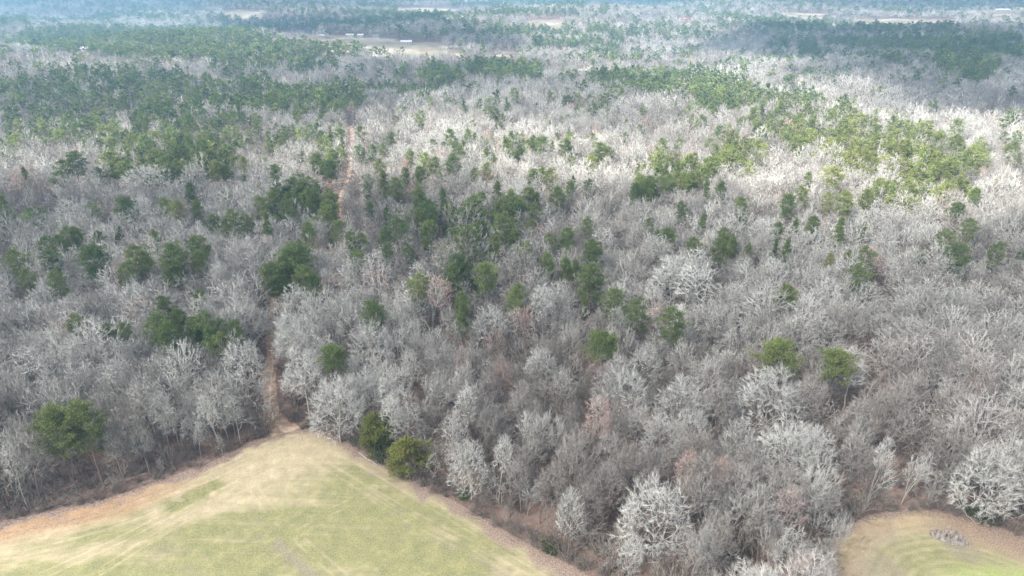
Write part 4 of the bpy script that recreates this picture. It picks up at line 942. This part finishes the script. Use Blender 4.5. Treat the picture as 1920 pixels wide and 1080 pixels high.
# ---------------------------------------------------------------- clouds whose shadows lie on the woods, high above and out of view
m = bpy.data.materials.new('cloud_vapour'); m.use_nodes = True; t = m.node_tree; t.nodes.clear()
out = N(t, 'ShaderNodeOutputMaterial'); ms = N(t, 'ShaderNodeMixShader'); tp_ = N(t, 'ShaderNodeBsdfTransparent'); tl = N(t, 'ShaderNodeBsdfTranslucent'); tl.inputs[0].default_value = (.9, .9, .9, 1)
t.links.new(geo_attr(t, 'thick'), ms.inputs[0]); t.links.new(tp_.outputs[0], ms.inputs[1]); t.links.new(tl.outputs[0], ms.inputs[2]); t.links.new(ms.outputs[0], out.inputs[0]); M['cloud'] = m
CLOUD_Z = 900.0
def cloud(name, label, shade_px, alpha, soft, seed, cell=30, h=12):
    """shade_px: outline of its shadow as seen in the photo at crown height"""
    poly = [at(u, v, h) for u, v in shade_px]
    k = CLOUD_Z/TO_SUN.z; ox, oy = TO_SUN.x*k, TO_SUN.y*k
    xs = np.arange(min(p[0] for p in poly)-soft, max(p[0] for p in poly)+soft, cell); ys = np.arange(min(p[1] for p in poly)-soft, max(p[1] for p in poly)+soft, cell)
    X, Y = np.meshgrid(xs, ys); d = dist_line(X, Y, poly+[poly[0]])*np.where(inpoly(X, Y, poly), 1, -1)
    d = d+soft*1.2*(vnoise(X, Y, soft*1.6, seed)-.5)+soft*.6*(vnoise(X, Y, soft*.6, seed+1)-.5)
    th = np.clip((d+soft*.5)/soft, 0, 1); th = th*th*(3-2*th); keep = th > .01
    al = np.clip(th*alpha*(.86+.28*vnoise(X, Y, 75, seed+5)), 0, .97)
    v, f, A_ = [], [], []
    idx = np.full(X.shape, -1)
    for side in (0, 1):
        id_ = np.full(X.shape, -1); c_ = 0
        for (i, j) in zip(*np.nonzero(keep)):
            puff = 30+70*vnoise(X[i, j], Y[i, j], 90, seed+3); z = CLOUD_Z+(th[i, j]*puff if side else -th[i, j]*12)
            id_[i, j] = len(v); v.append((X[i, j]+ox, Y[i, j]+oy, z)); A_.append(1-math.sqrt(max(0, 1-al[i, j])))
        for i in range(X.shape[0]-1):
            for j in range(X.shape[1]-1):
                q = (id_[i, j], id_[i, j+1], id_[i+1, j+1], id_[i+1, j])
                if min(q) >= 0: f.append(q if side else q[::-1])
    me = bpy.data.meshes.new(name); me.from_pydata(v, [], f); me.materials.append(M['cloud'])
    me.attributes.new('thick', 'FLOAT', 'POINT').data.foreach_set('value', np.array(A_, dtype=np.float32)); o = link(name, me); o['kind'] = 'structure'; return o
cloud('cloud', '', [(-500, 330), (0, 322), (300, 300), (520, 322), (700, 345), (900, 350), (1150, 360), (1350, 385), (1600, 402), (1920, 400), (2500, 400), (2900, 1500), (-900, 1500)], .74, 70, 1, 20)
cloud('cloud', '', [(1330, 95), (1480, 112), (1560, 140), (1700, 190), (1920, 215), (2500, 260), (2500, 48), (1920, 47), (1620, 50), (1480, 44), (1380, 56), (1200, 44), (1000, 42), (760, 28), (640, 36), (400, 42), (420, 60), (560, 64), (800, 74), (960, 86), (1150, 92)], .9, 60, 4)
cloud('cloud', '', [(-500, 110), (0, 120), (200, 125), (420, 110), (640, 120), (660, 170), (600, 220), (300, 250), (0, 250), (-500, 260)], .6, 90, 6)
cloud('cloud', '', [(640, 100), (850, 102), (940, 108), (1000, 130), (1180, 150), (1260, 200), (1200, 240), (1000, 225), (840, 190), (640, 190)], .6, 60, 8)
cloud('cloud', '', [(600, 13), (900, 10), (1440, 3), (1920, 12), (2200, 12), (2200, -8), (-300, -8), (-300, 10), (200, 14)], .6, 200, 9, 60)

# ---------------------------------------------------------------- the air
mb = MB(); mb.box((0, 9000, -40), (40000, 32000, 200)); o = link('haze', None) if False else link('haze', mb.mesh('haze', None)); o.data.materials.clear()
m = bpy.data.materials.new('hazy_air'); m.use_nodes = True; t = m.node_tree; t.nodes.remove(t.nodes['Principled BSDF'])
pv = N(t, 'ShaderNodeVolumePrincipled'); pv.inputs['Color'].default_value = (.32, .66, 1.0, 1); pv.inputs['Density'].default_value = .00034; pv.inputs['Anisotropy'].default_value = .2
t.links.new(pv.outputs[0], t.nodes['Material Output'].inputs['Volume']); o.data.materials.append(m); tag(o, kind='stuff')
